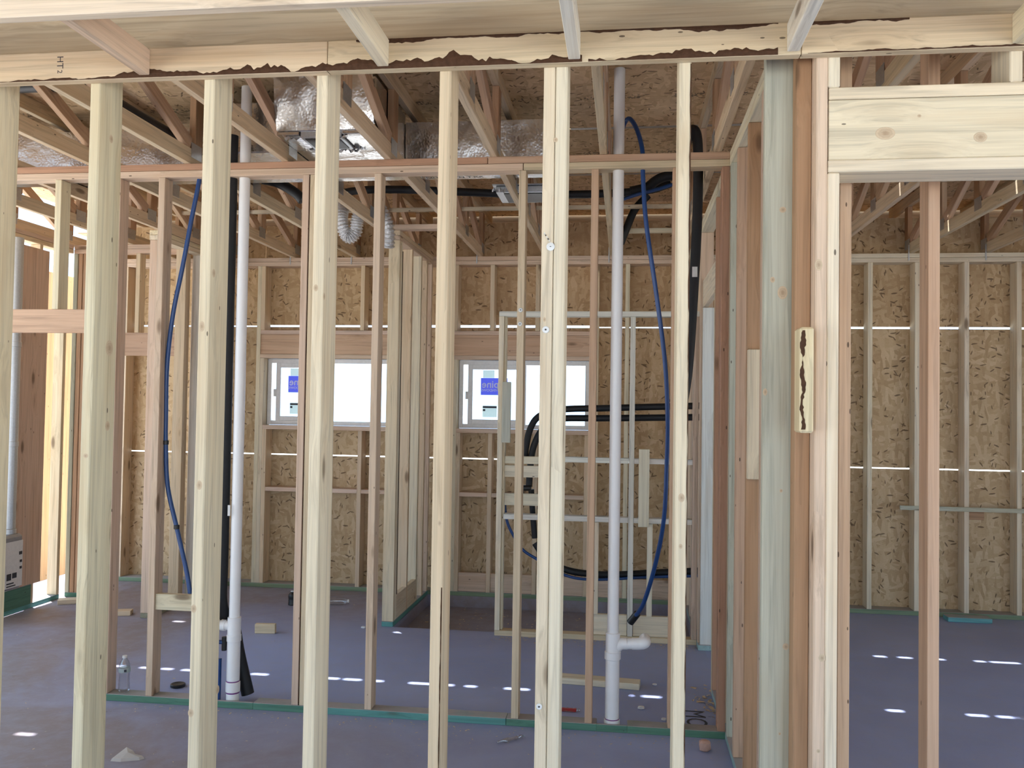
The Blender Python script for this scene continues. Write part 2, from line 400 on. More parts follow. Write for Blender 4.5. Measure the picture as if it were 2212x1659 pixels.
def lathe_mesh(prof, n=24):
    v = []; f = []
    for (r, z) in prof:
        for k in range(n): a = 2*math.pi*k/n; v.append((r*math.cos(a), r*math.sin(a), z))
    for i in range(len(prof)-1):
        for k in range(n): f.append([i*n+k, i*n+(k+1) % n, (i+1)*n+(k+1) % n, (i+1)*n+k])
    f.append(list(range(n))[::-1]); f.append([(len(prof)-1)*n+k for k in range(n)])
    me = bpy.data.meshes.new('lathe'); me.from_pydata(v, [], f)
    bm = bmesh.new(); bm.from_mesh(me); bmesh.ops.recalc_face_normals(bm, faces=bm.faces); bm.to_mesh(me); bm.free()
    smooth(me, 40); return me
def text_mesh(s, size, mirror=False, bold=0.0):
    cu = bpy.data.curves.new('t', 'FONT'); cu.body = s; cu.size = size; cu.align_x = 'CENTER'; cu.align_y = 'CENTER'; cu.offset = bold
    cu.resolution_u = 3
    o = bpy.data.objects.new('t', cu); COL.objects.link(o)
    dg = bpy.context.evaluated_depsgraph_get(); me = bpy.data.meshes.new_from_object(o.evaluated_get(dg))
    bpy.data.objects.remove(o)
    if mirror:
        for v in me.vertices: v.co.x *= -1
        me.flip_normals()
    me.materials.clear(); return me

# ================================================================== FLOOR and ground
def boxes_mesh(ranges):
    bm = bmesh.new()
    for x, y, z in ranges:
        vs = [bm.verts.new((X, Y, Z)) for X in x for Y in y for Z in z]
        for q in ((0, 1, 3, 2), (4, 6, 7, 5), (0, 4, 5, 1), (2, 3, 7, 6), (0, 2, 6, 4), (1, 5, 7, 3)): bm.faces.new([vs[i] for i in q])
    bmesh.ops.recalc_face_normals(bm, faces=bm.faces)
    me = bpy.data.meshes.new('boxes'); bm.to_mesh(me); bm.free(); return me
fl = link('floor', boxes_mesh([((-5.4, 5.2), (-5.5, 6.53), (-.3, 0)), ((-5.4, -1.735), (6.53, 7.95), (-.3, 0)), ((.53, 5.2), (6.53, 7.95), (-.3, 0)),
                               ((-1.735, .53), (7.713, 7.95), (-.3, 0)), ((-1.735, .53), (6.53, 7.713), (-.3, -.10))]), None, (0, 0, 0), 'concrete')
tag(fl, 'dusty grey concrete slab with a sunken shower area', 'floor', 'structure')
gr = link('ground', boxes_mesh([((-60, 60), (-60, 60), (-.5, -.3))]), None, (0, 0, 0), 'ground')
tag(gr, 'bright sandy ground outside the house', 'ground', 'structure')

# ================================================================== CEILING: roof sheathing
ceil = empty('ceiling', (0, 3.5, 3.55), 'oriented strand board roof deck over the trusses', 'ceiling', 'structure')
SEAMS = [-5.7, -4.55, -3.405, -2.26, -1.115, 0.03, 1.17, 2.315, 3.46, 4.605, 5.745, 6.885, 8.36]  # deck carried on unseen behind the camera to cut frontal daylight
GAP = 0.023
for r in range(len(SEAMS)-1):
    y0, y1 = SEAMS[r]+GAP/2, SEAMS[r+1]-GAP/2
    xs = [-5.35, -4.2+(r % 2)*1.2]
    while xs[-1] < 5.2: xs.append(min(xs[-1]+2.41, 5.2))
    for a, b in zip(xs[:-1], xs[1:]):
        if b-a < 0.05: continue
        # local X across, local Y along the slope, local Z thickness
        me = cbox_mesh(b-a, y1-y0, .012, .0008)
        o = link('roof_panel', me, ceil, ((a+b)/2, (y0+y1)/2, 3.556), 'osb', (*jit((1.3, 1.29, 1.27), .03), 0.5))
# added strips mask the roof seams; the open spans shape the sun dashes
def mask_seam(y, opens):
    x = -5.34; opens = [(a-.6, b-.6) for a, b in opens]
    for a, b in sorted(opens)+[(5.19, 5.3)]:
        if a-x > 0.01:
            bx('seam_mask', ceil, (x, a), (y-.018, y+.018), (3.5475, 3.5495), None, 'galv', axis=0, bev=.0003)
        x = b
rnd = random.Random(3)
def rand_opens(x0, x1, avoid=()):
    o = []; x = x0
    while x < x1:
        L = rnd.choice([.06, .09, .12, .2, .3]); o.append((x, x+L)); x += L+rnd.uniform(.05, .22)
    return o
mask_seam(5.745, [(-3.22, -2.98), (-2.90, -2.83), (-2.76, -2.60), (-2.3, -2.2), (-1.82, -1.74), (-1.70, -1.60), (-1.51, -1.46), (-1.40, -1.02), (-.94, -.88), (-.80, -.56), (-.34, -.28), (-.17, .06), (.12, .22)]
      + [(1.50, 1.58), (1.93, 2.03), (2.09, 2.17)] + [(t+.512, t+.537) for t in (1.69, 2.375, 2.99)] + rand_opens(3.9, 5, ()))
mask_seam(6.885, [(-3.44, -3.36), (-1.69, -1.60), (-1.35, -1.30)] + [(1.42, 1.52), (1.74, 1.81), (1.90, 1.98), (2.13, 2.195), (2.24, 2.30), (2.40, 2.46), (2.50, 2.68)] + [(t+.512, t+.537) for t in (2.375, 2.99)] + rand_opens(3.9, 5))
mask_seam(4.605, [(-3.1, -2.95), (-.1, .1)] + [(1.95, 2.02), (2.10, 2.17)] + rand_opens(2.5, 5))
for yy in SEAMS[1:9]: mask_seam(yy, [])
# eave: soffit and fascia close the overhang
bx('soffit_panel', ceil, (-5.35, 5.2), (7.88, 8.36), (3.33, 3.342), (1, 1, 1), 'osb', axis=0)
bx('fascia_board', ceil, (-5.35, 5.2), (8.36, 8.398), (3.32, 3.57), TAN)

# ================================================================== ROOF TRUSSES
def truss(X, label, skip_diag=(4.73,), tint=TAN):
    root = empty('roof_truss', (X+.019, 7.8, 3.05), label, 'roof truss', None, 'roof trusses spanning to the back wall')
    x = (X, X+.038); xc = X+.019
    bx('bottom_chord', root, x, (-5.4, 7.85), (3.05, 3.139), tint)
    bx('top_chord', root, x, (-5.4, 8.3), (3.46, 3.549), jit(TAN))
    V = [7.80, 7.0, 6.3, 5.56, 4.73, 3.9, 3.05, 2.2]
    for i, yv in enumerate(V):
        bx('web', root, x, (yv-.044 if i else yv-.04, yv+.045), (3.141, 3.458), BROWN if i % 2 == 0 else FIR)
        if i+1 < len(V) and V[i+1] not in skip_diag:
            beam('web', root, (xc, yv-.09, 3.165), (xc, V[i+1]+.08, 3.435), .037, .075, FIR)
        for s in (-1, 1):
            xx = (X-.0022, X-.0004) if s < 0 else (X+.0384, X+.0402)
            bx('gusset_plate', root, xx, (yv-.09, yv+.03), (3.09, 3.175), None, 'galv', axis=2, bev=.0003)
    return root
TX = [(.45, 'roof truss running along the top of the right partition'), (-.15, 'roof truss beside the tall white vent pipe'), (-.745, 'roof truss crossing the sheet metal register boot'),
      (-1.335, 'roof truss at the right edge of the open foil duct box'), (-1.925, 'roof truss at the left edge of the open foil duct box'), (-2.505, 'roof truss carrying the thick diagonal black pipe'),
      (-3.09, 'roof truss first to the left of the diagonal black pipe'), (-3.68, 'roof truss second to the left of the diagonal black pipe'), (-4.27, 'roof truss third to the left of the diagonal black pipe'),
      (1.07, 'roof truss first past the right partition'), (1.69, 'roof truss seen below the door header, nearest the jamb'), (2.375, 'roof truss with metal tie, second seen below the door header'),
      (2.99, 'roof truss with metal tie, rightmost seen below the door header'), (3.60, 'roof truss far right, beyond the door header view'), (-4.86, 'roof truss over the left wall with the water heater'), (4.2, 'roof truss by the outer right wall')]
for X, lb in TX: truss(X, lb)

# ================================================================== BACK WALL
WB = empty('wall_back', (0, 7.78, 0), 'back stud wall with oriented strand board sheathing and light showing through the seams', 'wall', 'structure')
YB = (7.713, 7.853)
def studB(x, z=(.038, 2.972), t=None, n='stud', w=.038): return bx(n, WB, (x, x+w), YB, z, t or random.choice([TAN, PINK, TAN, CREAM]))
bx('bottom_plate', WB, (-5.2, 4.6), YB, (0, .038), (.20, .27, .17))
for a, b in ((-5.2, -1.9), (-1.895, 1.3), (1.305, 4.6)): bx('top_plate', WB, (a, b), YB, (2.973, 3.010), PALE if a > 0 else PINK)
for a, b in ((-5.2, -3.1), (-3.095, .6), (.605, 4.6)): bx('top_plate', WB, (a, b), YB, (3.012, 3.049), PALE if a > 0 else PINK)
for x in (-5.15, -4.741, -4.06, -3.409, -1.579, -.276, -.008, .40, .81, 1.22, 1.63, 2.04, 2.42, 2.816, 3.229, 3.64, 4.05, 4.45): studB(x, t=PALE if x > 1 else None)
for x in (-3.371, -2.114, -1.544, -.314): studB(x, (.038, 2.115), n='trimmer', t=CREAM)
studB(-2.076, t=PINK)
WIN = [(-3.333, -2.114), (-1.506, -.314)]
for (a, b) in WIN:
    bx('header_plate', WB, (a-.038, b+.038), YB, (2.115, 2.152), PINK)
    bx('header', WB, (a-.038, b+.038), (7.72, 7.758), (2.153, 2.337), FIR)
    bx('header_plate', WB, (a-.038, b+.038), YB, (2.338, 2.375), PINK)
    bx('rough_sill', WB, (a, b), YB, (1.456, 1.494), PINK)
for x in (-3.371, -2.83, -2.418, -2.114, -1.544, -1.214, -.804, -.314):
    studB(x, (2.376, 2.972), n='cripple', t=TAN)
for x in (-3.333, -2.83, -2.418, -2.152, -1.506, -1.214, -.804, -.352): studB(x, (.038, 1.455), n='cripple', t=TAN)
def bay(xs, z, y, t, name='block'):
    for a, b in zip(xs[:-1], xs[1:]): bx(name, WB, (a+.039, b-.001), y, z, t)
bay([-3.333, -2.83, -2.418, -2.152], (.885, .922), YB, PINK, 'fire_block')
bay([-1.506, -1.214, -.804, -.352], (.885, .922), YB, PINK, 'fire_block')
bay([-1.506, -1.214, -.804, -.352], (.039, .205), (7.725, 7.763), PINK, 'backing_board')
bay([-.276, -.008, .40], (.039, .205), (7.725, 7.763), PINK, 'backing_board')
# sheathing panels, local X across, local Y up
def sheath(x, z, parent=WB, y=(7.8545, 7.8655), tint=(1, 1, 1)):
    me = cbox_mesh(x[1]-x[0], z[1]-z[0], .011, .0008)
    return link('sheathing_panel', me, parent, ((x[0]+x[1])/2, sum(y)/2, (z[0]+z[1])/2), 'osb', (*jit(tint, .06), 1), (HP, 0, 0))
XS = [-5.2, -2.79, -.35, 2.08, 4.6]
for a, b in zip(XS[:-1], XS[1:]): sheath((a, b-.004), (-.06, 1.213))
Z2 = (1.224, 2.418)
for a, b in [(-5.2, -3.85), (-3.846, -3.333), (-2.114, -1.506), (-.314, .9), (.904, 3.3), (3.304, 4.6)]: sheath((a, b), Z2, tint=(.98, 1.0, 1.0) if a > .5 else (1, .97, .94))
for a, b in WIN: sheath((a, b), (1.224, 1.49)); sheath((a, b), (2.119, 2.418))
for a, b, z in [(-5.2, -3.4, 2.430), (-3.396, -2.1, 2.436), (-2.096, -.3, 2.440), (-.296, 1.6, 2.428), (1.604, 4.6, 2.436)]: sheath((a, b), (z, 3.38), tint=(1, .95, .9))
# truss ties on the plate
for X, lb in TX:
    if -4 < X < 3.5: bx('truss_tie', WB, (X-.012, X-.002), (7.706, 7.712), (2.985, 3.12), None, 'galv', axis=2, bev=.001)

# ------------------------------------------------------------------ windows
def window(n, a, b, lab):
    root = empty(f'window_{n}', ((a+b)/2, 7.83, 1.494), lab, 'window', 'structure')
    z0, z1 = 1.497, 2.112; y = (7.80, 7.868); f = .038
    bx('window_frame', root, (a+.004, a+.004+f), y, (z0, z1), None, 'vinyl')
    bx('window_frame', root, (b-.004-f, b-.004), y, (z0, z1), None, 'vinyl')
    bx('window_frame', root, (a+.004+f, b-.004-f), y, (z0, z0+f), None, 'vinyl')
    bx('window_frame', root, (a+.004+f, b-.004-f), y, (z1-f, z1), None, 'vinyl')
    m = (a+b)/2; s = .042; sx0, sx1 = a+.085, m+.02; ys = (7.805, 7.83)
    sash = bx('sash', root, (sx0, sx0+s), ys, (z0+f, z1-f), None, 'vinyl')
    for q in (((sx1-s, sx1), (z0+f, z1-f)), ((sx0+s, sx1-s), (z0+f, z0+f+s)), ((sx0+s, sx1-s), (z1-f-s, z1-f))):
        bx('sash', root, q[0], ys, q[1], None, 'vinyl')
    bx('sash_latch', sash, (sx0-.022, sx0), (7.80, 7.815), (1.76, 1.83), None, 'vinyl', axis=2)
    bx('window_pane', sash, (sx0+s, sx1-s), (7.815, 7.819), (z0+f+s, z1-f-s), None, 'glass', axis=2, bev=.0005)
    bx('window_pane', root, (m+.02, b-.004-f), (7.845, 7.849), (z0+f, z1-f), None, 'glass', axis=2, bev=.0005)
    # stickers taped on the inside of the sliding pane, printed to be read from outside
    sx = sx0+s+.075
    st = bx('window_sticker', root, (sx, sx+.245), (7.8125, 7.8140), (1.80, 1.955), None, 'sticker', axis=2, bev=.0002)
    st['label'] = 'blue maker sticker, lettering seen from behind'
    for s_, sz, zz, xx in (('Alpine', .092, 1.895, .128), ('WINDOWS', .032, 1.842, .088)):
        link('lettering', text_mesh(s_, sz, True, .0012 if sz > .05 else .0004), st, (sx+xx, 7.8118, zz), 'stickertext', None, (HP, 0, 0))
    bx('tape', root, (sx+.02, sx+.125), (7.8122, 7.8128), (1.956, 2.025), None, 'paper', axis=2, bev=.0002)
    lb = bx('rating_label', root, (sx+.02, sx+.15), (7.8125, 7.8140), (1.60, 1.705), None, 'paper', axis=2, bev=.0002)
    bx('label_print', lb, (sx+.02, sx+.15), (7.8115, 7.8122), (1.682, 1.699), None, 'print', axis=2, bev=.0002)
    bx('label_print', lb, (sx+.022, sx+.045), (7.8115, 7.8122), (1.654, 1.672), None, 'print', axis=2, bev=.0002)
    return root
window(1, *WIN[0], 'left white vinyl sliding window with a blue maker sticker')
window(2, *WIN[1], 'right white vinyl sliding window with a blue maker sticker behind the shower framing')

# ================================================================== MIDDLE WALL
WM = empty('wall_middle', (-1.5, 4.68, 0), 'middle partition of bare studs on a green treated bottom plate holding the drain pipes', 'wall', 'structure')
YM = (4.633, 4.722)
def studM(x, z=(.039, 2.972), t=TAN, n='stud', w=.038): return bx(n, WM, (x, x+w), YM, z, t)
for a, b in ((-2.96, -2.27), (-2.02, -1.62), (-1.618, -.61), (-.608, -.13), (.03, .53)):
    bx('bottom_plate', WM, (a, b), YM, (0, .038), TREAT if a < -2 or a > -.61 else TEAL)
for a, b in ((-2.27, -2.02), (-.13, .03)): bx('bottom_plate', WM, (a, b), (4.633, 4.650), (0, .038), TREAT)
bx('top_plate', WM, (-4.35, -.562), YM, (2.973, 3.010), PINK); bx('top_plate', WM, (-.558, .53), YM, (2.973, 3.010), TAN)
bx('top_plate', WM, (-4.35, -.757), YM, (3.012, 3.049), REDFIR); bx('top_plate', WM, (-.753, .53), YM, (3.012, 3.049), FIR)
studM(-2.925, t=PINK); studM(-2.655, t=PINK); studM(-2.31, t=PINK); studM(-1.80, t=PINK); studM(-1.755, t=TAN); studM(-1.386, t=PINK)
studM(-.582, t=TAN); studM(-.192, t=FIR); studM(.238, t=FIR); studM(.492, t=REDFIR)
studM(-3.294, (2.219, 2.972), CREAM, 'cripple'); studM(-3.70, (2.219, 2.972), TAN, 'cripple'); studM(-3.95, t=TAN); studM(-4.32, t=TAN)
bx('door_header', WM, (-3.912, -2.926), (4.633, 4.671), (2.083, 2.218), FIR)
bx('block', WM, (-2.616, -2.311), (4.645, 4.683), (.520, .609), CREAM)
bx('bark_edge', WM, (-1.761, -1.756), (4.634, 4.650), (.05, 2.96), None, 'bark')

# ================================================================== FRONT WALL
WF = empty('wall_front', (0, 2.88, 0), 'near stud wall of tall two by six studs with a door header on the right', 'wall', 'structure')
YF = (2.807, 2.947)
def studF(x, z=(.039, 2.90), t=CREAM, n='stud', w=.038, y=YF): return bx(n, WF, (x, x+w), y, z, t, bev=.004)
bx('bottom_plate', WF, (-4.8, .66), YF, (0, .038), TREAT)
for x in (-3.92, -3.51, -3.10, -2.69, -2.285, -1.874, -1.452, -1.049): studF(x, t=CREAM)
studF(-.624, t=TAN); studF(-.276, t=CREAM); studF(-.2365, t=PALE); studF(.160, t=CREAM)
studF(.585, t=PINK, n='king_stud', w=.0345); studF(.620, (.0, 2.441), PALE, 'trimmer', .036); studF(.620, (2.71, 2.90), PALE, 'cripple', .036)
bx('stud', WF, (.538, .584), (2.875, 2.946), (.039, 2.90), BROWN)
bx('backing_stud', WF, (.450, .590), (2.950, 2.988), (0, 2.97), GREY, bev=.004)
bx('bark_edge', WF, (.588, .592), (2.9495, 2.975), (.2, 2.9), None, 'bark')
bx('stud', WF, (.700, .738), (2.992, 3.08), (0, 2.97), FIR)
bx('bottom_plate', WF, (.45, .60), (2.95, 3.05), (-.001, 0), TREAT)
bx('header_plate', WF, (.621, 2.49), YF, (2.442, 2.480), PALE)
bx('header', WF, (.623, 2.49), (2.810, 2.848), (2.481, 2.670), CREAM); bx('header', WF, (.623, 2.49), (2.906, 2.945), (2.481, 2.670), CREAM)
bx('header_plate', WF, (.623, 2.49), YF, (2.671, 2.709), CREAM)
for x in (1.155, 1.56, 1.97, 2.38): studF(x, (2.71, 2.90), CREAM, 'cripple')
studF(2.45, (0, 2.441), PALE, 'trimmer'); studF(2.491, t=CREAM, n='king_stud')
for x in (2.9, 3.3, 3.7, 4.1, 4.5): studF(x)
bx('bottom_plate', WF, (2.45, 4.6), YF, (-.001, .038), TREAT)
bx('rim_board', WF, (-4.8, 4.6), (2.807, 2.845), (2.905, 3.045), (.49, .41, .29)); bx('rim_board', WF, (-4.8, 4.6), (2.909, 2.947), (2.905, 3.045), TAN)
# temporary brace stud just behind the door opening
ls = bx('brace_stud', None, (1.015, 1.053), (3.10, 3.189), (0, 3.049), FIR)
tag(ls, 'lone reddish stud standing behind the door opening on the right', 'stud')

# ------------------------------------------------------------------ dropped soffit ladder in front of the wall
SF = empty('soffit_frame', (-.5, 2.55, 2.80), 'ladder frame of pale boards hung along the top of the near wall', 'soffit frame')
bx('ledger', SF, (-4.6, -1.0), (2.769, 2.806), (2.803, 2.905), TAN); bx('ledger', SF, (-.998, .53), (2.769, 2.806), (2.803, 2.905), TAN); bx('ledger', SF, (.532, 4.5), (2.769, 2.806), (2.803, 2.905), TAN)
bx('front_rail', SF, (-4.6, 4.5), (2.295, 2.332), (2.805, 2.894), PALE)
for x, t in ((-1.668, PINK), (-.826, PALE), (-.194, WHITE), (.487, WHITE), (1.145, CREAM), (-2.45, TAN), (1.9, PALE)):
    bx('block', SF, (x, x+.038), (2.333, 2.768), (2.812, 2.900), t)
# waney bark left on the lower and upper edges of the ledger
def bark_strip(x0, x1, hfun, z, up=True, seed=1):
    r = random.Random(seed); v = []; f = []; n = int((x1-x0)/.012)
    for i in range(n+1):
        x = (x1-x0)*i/n; nz = math.sin(x*17+seed)*.3+math.sin(x*41+seed*2)*.22+math.sin(x*7.3+seed)*.35+math.sin(x*97+seed)*.12+r.uniform(-.2, .2)
        h = max(.0012, hfun(x0+x)*(.9+nz)); dy = -r.uniform(.0005, .002)
        s = 1 if up else -1
        v += [(x, -.0005+dy, 0), (x, dy-.002, s*h*.5), (x, 0.001, s*h)]
    for i in range(n):
        for k in range(2): f.append([i*3+k, i*3+3+k, i*3+4+k, i*3+1+k])
    me = bpy.data.meshes.new('bark'); me.from_pydata(v, [], f)
    o = link('bark_edge', me, holder(SF, ((x0+x1)/2, 2.77, z)), (x0, 2.7688, z), 'bark'); return o
def H1(x): return .010 if x < -1.75 else (.020 if x < -1.3 else .031+.006*math.sin(x*9))
bark_strip(-2.3, -.15, H1, 2.8035, seed=3)
bark_strip(-.13, .46, lambda x: .016+.014*math.sin(x*7)**2, 2.8035, seed=4)
bark_strip(.55, 1.25, lambda x: .004+.004*math.sin(x*23)**2, 2.8035, seed=5)
bark_strip(-.9, .46, lambda x: .006+.007*math.sin(x*6)**2, 2.904, False, seed=6)
bark_strip(.55, .85, lambda x: .010, 2.904, False, seed=8)
# bark-edged scrap nailed beside the door jamb
sb = empty('scrap_block', (.53, 2.76, 1.63), 'short bark-streaked block nailed upright beside the door jamb', 'wood block')
sblk = bx('block', sb, (.522, .563), (2.715, 2.804), (1.628, 1.948), (.74, .64, .40), bev=.006)
me = bpy.data.meshes.new('streak'); v = []; f = []; r = random.Random(5)
for i in range(41):
    z = .30*i/40; a = -.005+.003*math.sin(i*.5)+r.uniform(-.002, .002); c = .004+.003*math.sin(i*.37+1)+r.uniform(-.002, .003); v += [(a, 0, z), (c, 0, z)]
for i in range(40):
    f.append([2*i, 2*i+1, 2*i+3, 2*i+2])
me.from_pydata(v, [], f); link('bark_streak', me, sblk, (.5305, 2.7142, 1.638), 'bark')

# ================================================================== RIGHT PARTITION
WR = empty('wall_right', (.57, 5.3, 0), 'right partition of close-set reddish studs running away toward the back wall', 'wall', 'structure')
XR = (.530, .619)
for y, t in ((3.13, PINK), (3.53, PINK), (3.93, BROWN), (4.30, FIR), (4.56, GREY), (4.76, TAN), (5.06, BROWN), (5.30, REDFIR), (6.36, PINK), (6.75, TAN), (7.15, PINK), (7.55, TAN)):
    bx('stud', WR, XR, (y, y+.038), (.039, 2.972), t)
bx('bottom_plate', WR, XR, (2.992, 5.34), (0, .038), (.30, .42, .42)); bx('bottom_plate', WR, XR, (6.30, 7.712), (0, .038), (.30, .42, .42))
bx('top_plate', WR, XR, (2.95, 7.712), (2.973, 3.010), PALE); bx('top_plate', WR, XR, (2.95, 7.712), (3.012, 3.049), PALE)
bx('block', WR, XR, (3.89, 3.928), (1.395, 1.96), CREAM)
bx('trimmer', WR, (.545, .634), (6.318, 6.356), (0, 2.425), (.66, .68, .62))
bx('door_header', WR, (.545, .583), (5.34, 6.355), (2.43, 2.62), PALE)
bx('trimmer', WR, XR, (5.345, 5.383), (0, 2.425), TAN)

# ================================================================== SHOWER DIVIDER (between the two windows)
WD = empty('wall_shower_divider', (-1.79, 7.1, 0), 'short stud wall between the two windows on a green treated plate', 'wall', 'structure')
XD = (-1.83, -1.741)
for y, t in ((6.535, TAN), (6.576, PALE), (6.93, TAN), (7.25, CREAM), (7.47, TAN), (7.66, PINK)): bx('stud', WD, XD, (y, y+.038), (.039, 2.972), t)
bx('bottom_plate', WD, XD, (6.53, 7.712), (0, .038), TEAL)
bx('top_plate', WD, XD, (6.53, 7.712), (2.973, 3.010), PINK); bx('top_plate', WD, XD, (6.53, 7.712), (3.012, 3.049), TAN)
bx('backing_board', WD, (-1.779, -1.741), (6.615, 6.929), (.039, .225), PALE); bx('backing_board', WD, (-1.779, -1.741), (6.969, 7.249), (.039, .225), PALE)
bx('bark_edge', WD, (-1.742, -1.739), (6.614, 6.63), (.23, 2.9), None, 'bark')
bx('nailer', WD, (-1.86, -1.40), (6.50, 6.589), (3.050, 3.088), PINK)

# ================================================================== SHOWER VALVE WALL
WV = empty('wall_shower_valve', (-.2, 6.5, 0), 'low stud frame with blocking and pipes in front of the shower recess', 'wall', 'structure')
YV = (6.43, 6.519)
bx('bottom_plate', WV, (-.942, .529), YV, (.0, .038), TAN)
bx('top_plate', WV, (-.942, .529), YV, (2.372, 2.410), WHITE)
for x, z, t in ((-.942, (.039, 2.371), PALE), (.033, (.039, 2.371), WHITE), (.491, (.039, 2.371), PINK), (-.22, (.19, .859), PALE), (.171, (.19, .859), PALE)): bx('stud', WV, (x, x+.038), YV, z, t)
bx('stud', WV, (-.903, -.888), (6.46, 6.519), (.039, 2.371), PALE)
bx('rail', WV, (-.887, .032), YV, (.861, .899), WHITE); bx('rail', WV, (.072, .490), YV, (.861, .899), WHITE)
bx('rail', WV, (-.44, .032), YV, (1.293, 1.331), WHITE); bx('rail', WV, (.072, .490), YV, (1.293, 1.331), WHITE)
for z in ((1.272, 1.327), (1.172, 1.258), (.962, 1.050)): bx('block', WV, (-.887, -.56), (6.46, 6.498), z, PALE)
bx('upright_block', WV, (-.56, -.522), YV, (.90, 2.371), PALE)
bx('backing_block', WV, (.104, .180), (6.390, 6.428), (.84, 1.402), PALE)
bx('base_board', WV, (-.21, .030), (6.45, 6.488), (.039, .187), PALE); bx('base_board', WV, (.075, .425), (6.45, 6.488), (.039, .187), CREAM)
bx('scab_block', WV, (-.905, -.842), (6.39, 6.428), (1.43, 1.88), GREY)

# ================================================================== LEFT WALLS
WL = empty('wall_left', (-4.82, 5.8, 0), 'left stud wall carrying the water heater panel', 'wall', 'structure')
XL = (-4.87, -4.781)
bx('bottom_plate', WL, XL, (4.72, 6.93), (0, .038), TEAL)
bx('top_plate', WL, XL, (4.72, 7.0), (2.973, 3.010), TAN); bx('top_plate', WL, XL, (4.72, 7.0), (3.012, 3.049), PINK)
for y in (4.73, 5.13, 5.54, 5.95, 6.56, 6.89): bx('stud', WL, XL, (y, y+.038), (.039, 2.972), TAN)
bx('mounting_panel', WL, (-4.778, -4.766), (6.27, 6.66), (.20, 2.93), (.62, .45, .34), axis=2)
bx('treated_board', WL, (-4.778, -4.766), (6.0, 6.55), (.04, .198), TREAT, axis=1)
WC = empty('wall_closet', (-4.3, 7.05, 0), 'closet wall with a door header at the far left', 'wall', 'structure')
YC = (7.0, 7.089)
for x, t in ((-4.78, GREY), (-4.735, BROWN), (-4.69, BROWN), (-4.645, PINK), (-4.59, WHITE)): bx('stud', WC, (x, x+.038), YC, (.039, 2.972), t)
bx('stud', WC, (-3.785, -3.747), YC, (.039, 2.972), TAN)
bx('bottom_plate', WC, (-4.78, -4.54), YC, (0, .038), TREAT)
bx('top_plate', WC, (-4.78, -3.747), YC, (2.973, 3.010), PINK); bx('top_plate', WC, (-4.78, -3.747), YC, (3.012, 3.049), PINK)
bx('door_header', WC, (-4.55, -3.786), (7.0, 7.038), (2.088, 2.285), FIR)
bx('cripple', WC, (-4.2, -4.162), YC, (2.286, 2.972), TAN)
WS = empty('wall_closet_side', (-3.7, 7.1, 0), 'closet side wall of studs ending in a doubled end stud', 'wall', 'structure')
XS_ = (-3.745, -3.656)
for y, t in ((6.43, PINK), (6.471, PINK), (6.84, TAN), (7.12, WHITE), (7.16, PALE), (7.40, BROWN), (7.66, TAN)): bx('stud', WS, XS_, (y, y+.038), (.039, 2.972), t)
bx('bottom_plate', WS, XS_, (6.43, 7.712), (0, .038), (.30, .28, .20))
bx('top_plate', WS, XS_, (6.42, 7.712), (2.973, 3.010), PALE); bx('top_plate', WS, XS_, (6.42, 7.712), (3.012, 3.049), CREAM)

# ------------------------------------------------------------------ unseen outer right wall; its opening is sized to set right room daylight
WO = empty('wall_outer_right', (4.65, 5.4, 0), 'unseen outer right wall, patio opening sized for the daylight', 'wall', 'structure')
XO = (4.601, 4.69)
for y in (2.95, 3.35, 3.75, 4.16, 5.66, 6.06, 6.46, 6.86, 7.26, 7.66): bx('stud', WO, XO, (y, y+.038), (0, 2.972), TAN)
bx('door_header', WO, XO, (4.199, 5.659), (2.1, 2.29), TAN)
for y in (4.56, 4.97, 5.37): bx('cripple', WO, XO, (y, y+.038), (2.291, 2.972), TAN)
bx('top_plate', WO, XO, (2.95, 7.84), (2.973, 3.049), TAN)
for y, z in (((2.95, 4.198), (0, 1.213)), ((2.95, 4.198), (1.22, 3.38)), ((5.66, 7.84), (0, 1.213)), ((5.66, 7.84), (1.22, 3.38)), ((4.202, 5.656), (2.1, 3.38))):
    me = cbox_mesh(y[1]-y[0], z[1]-z[0], .011, .0008)
    link('sheathing_panel', me, WO, (4.697, sum(y)/2, sum(z)/2), 'osb', (1, 1, 1, 1), (HP, 0, HP))

# ================================================================== batten on the right room wall
bt = bx('batten', None, (2.30, 3.6), (7.690, 7.712), (.882, .918), GREY)
tag(bt, 'thin horizontal batten across the studs of the right room', 'batten')
bk = bx('wood_patch', None, (2.86, 3.02), (7.838, 7.852), (.80, .88), BROWN)
tag(bk, 'small dark board between studs below the batten', 'board')

# ================================================================== DRAIN AND VENT PIPES
def ring(name, parent, c, r, z0, z1, mat, lip=0):
    me = lathe_mesh([(r-.002, z0-c[2]), (r, z0-c[2]+.002), (r, z1-c[2]-.002), (r-.002, z1-c[2])], 24)
    return link(name, me, parent, c, mat)
def drain_left():
    x, y = -2.165, 4.69
    root = empty('vent_pipe', (x, y, 0), 'white vent pipe with side tee beside the black wrapped line at left', 'pipe')
    ring('pipe', root, (x+.0, y, 0), .030, .36, 3.5, 'pvc'); ring('tee', root, (x, y, 0), .037, .39, .49, 'pvc')
    ring('coupling', root, (x, y, 0), .040, .355, .392, 'pvc'); ring('lower_pipe', root, (x, y, 0), .036, .0, .356, 'pvc')
    ring('coupling', root, (x, y, 0), .040, .075, .13, 'pvc'); ring('primer_band', root, (x, y, 0), .0372, .13, .138, 'primer'); ring('primer_band', root, (x, y, 0), .0372, .066, .075, 'primer')
    br = tube('branch', root, [(x-.02, y, .44), (x-.06, y, .44), (x-.12, y, .445)], .026, 'pvc', False)
    tube('branch_collar', br, [(x-.05, y, .44), (x-.075, y, .441)], .032, 'pvc', False)
drain_left()
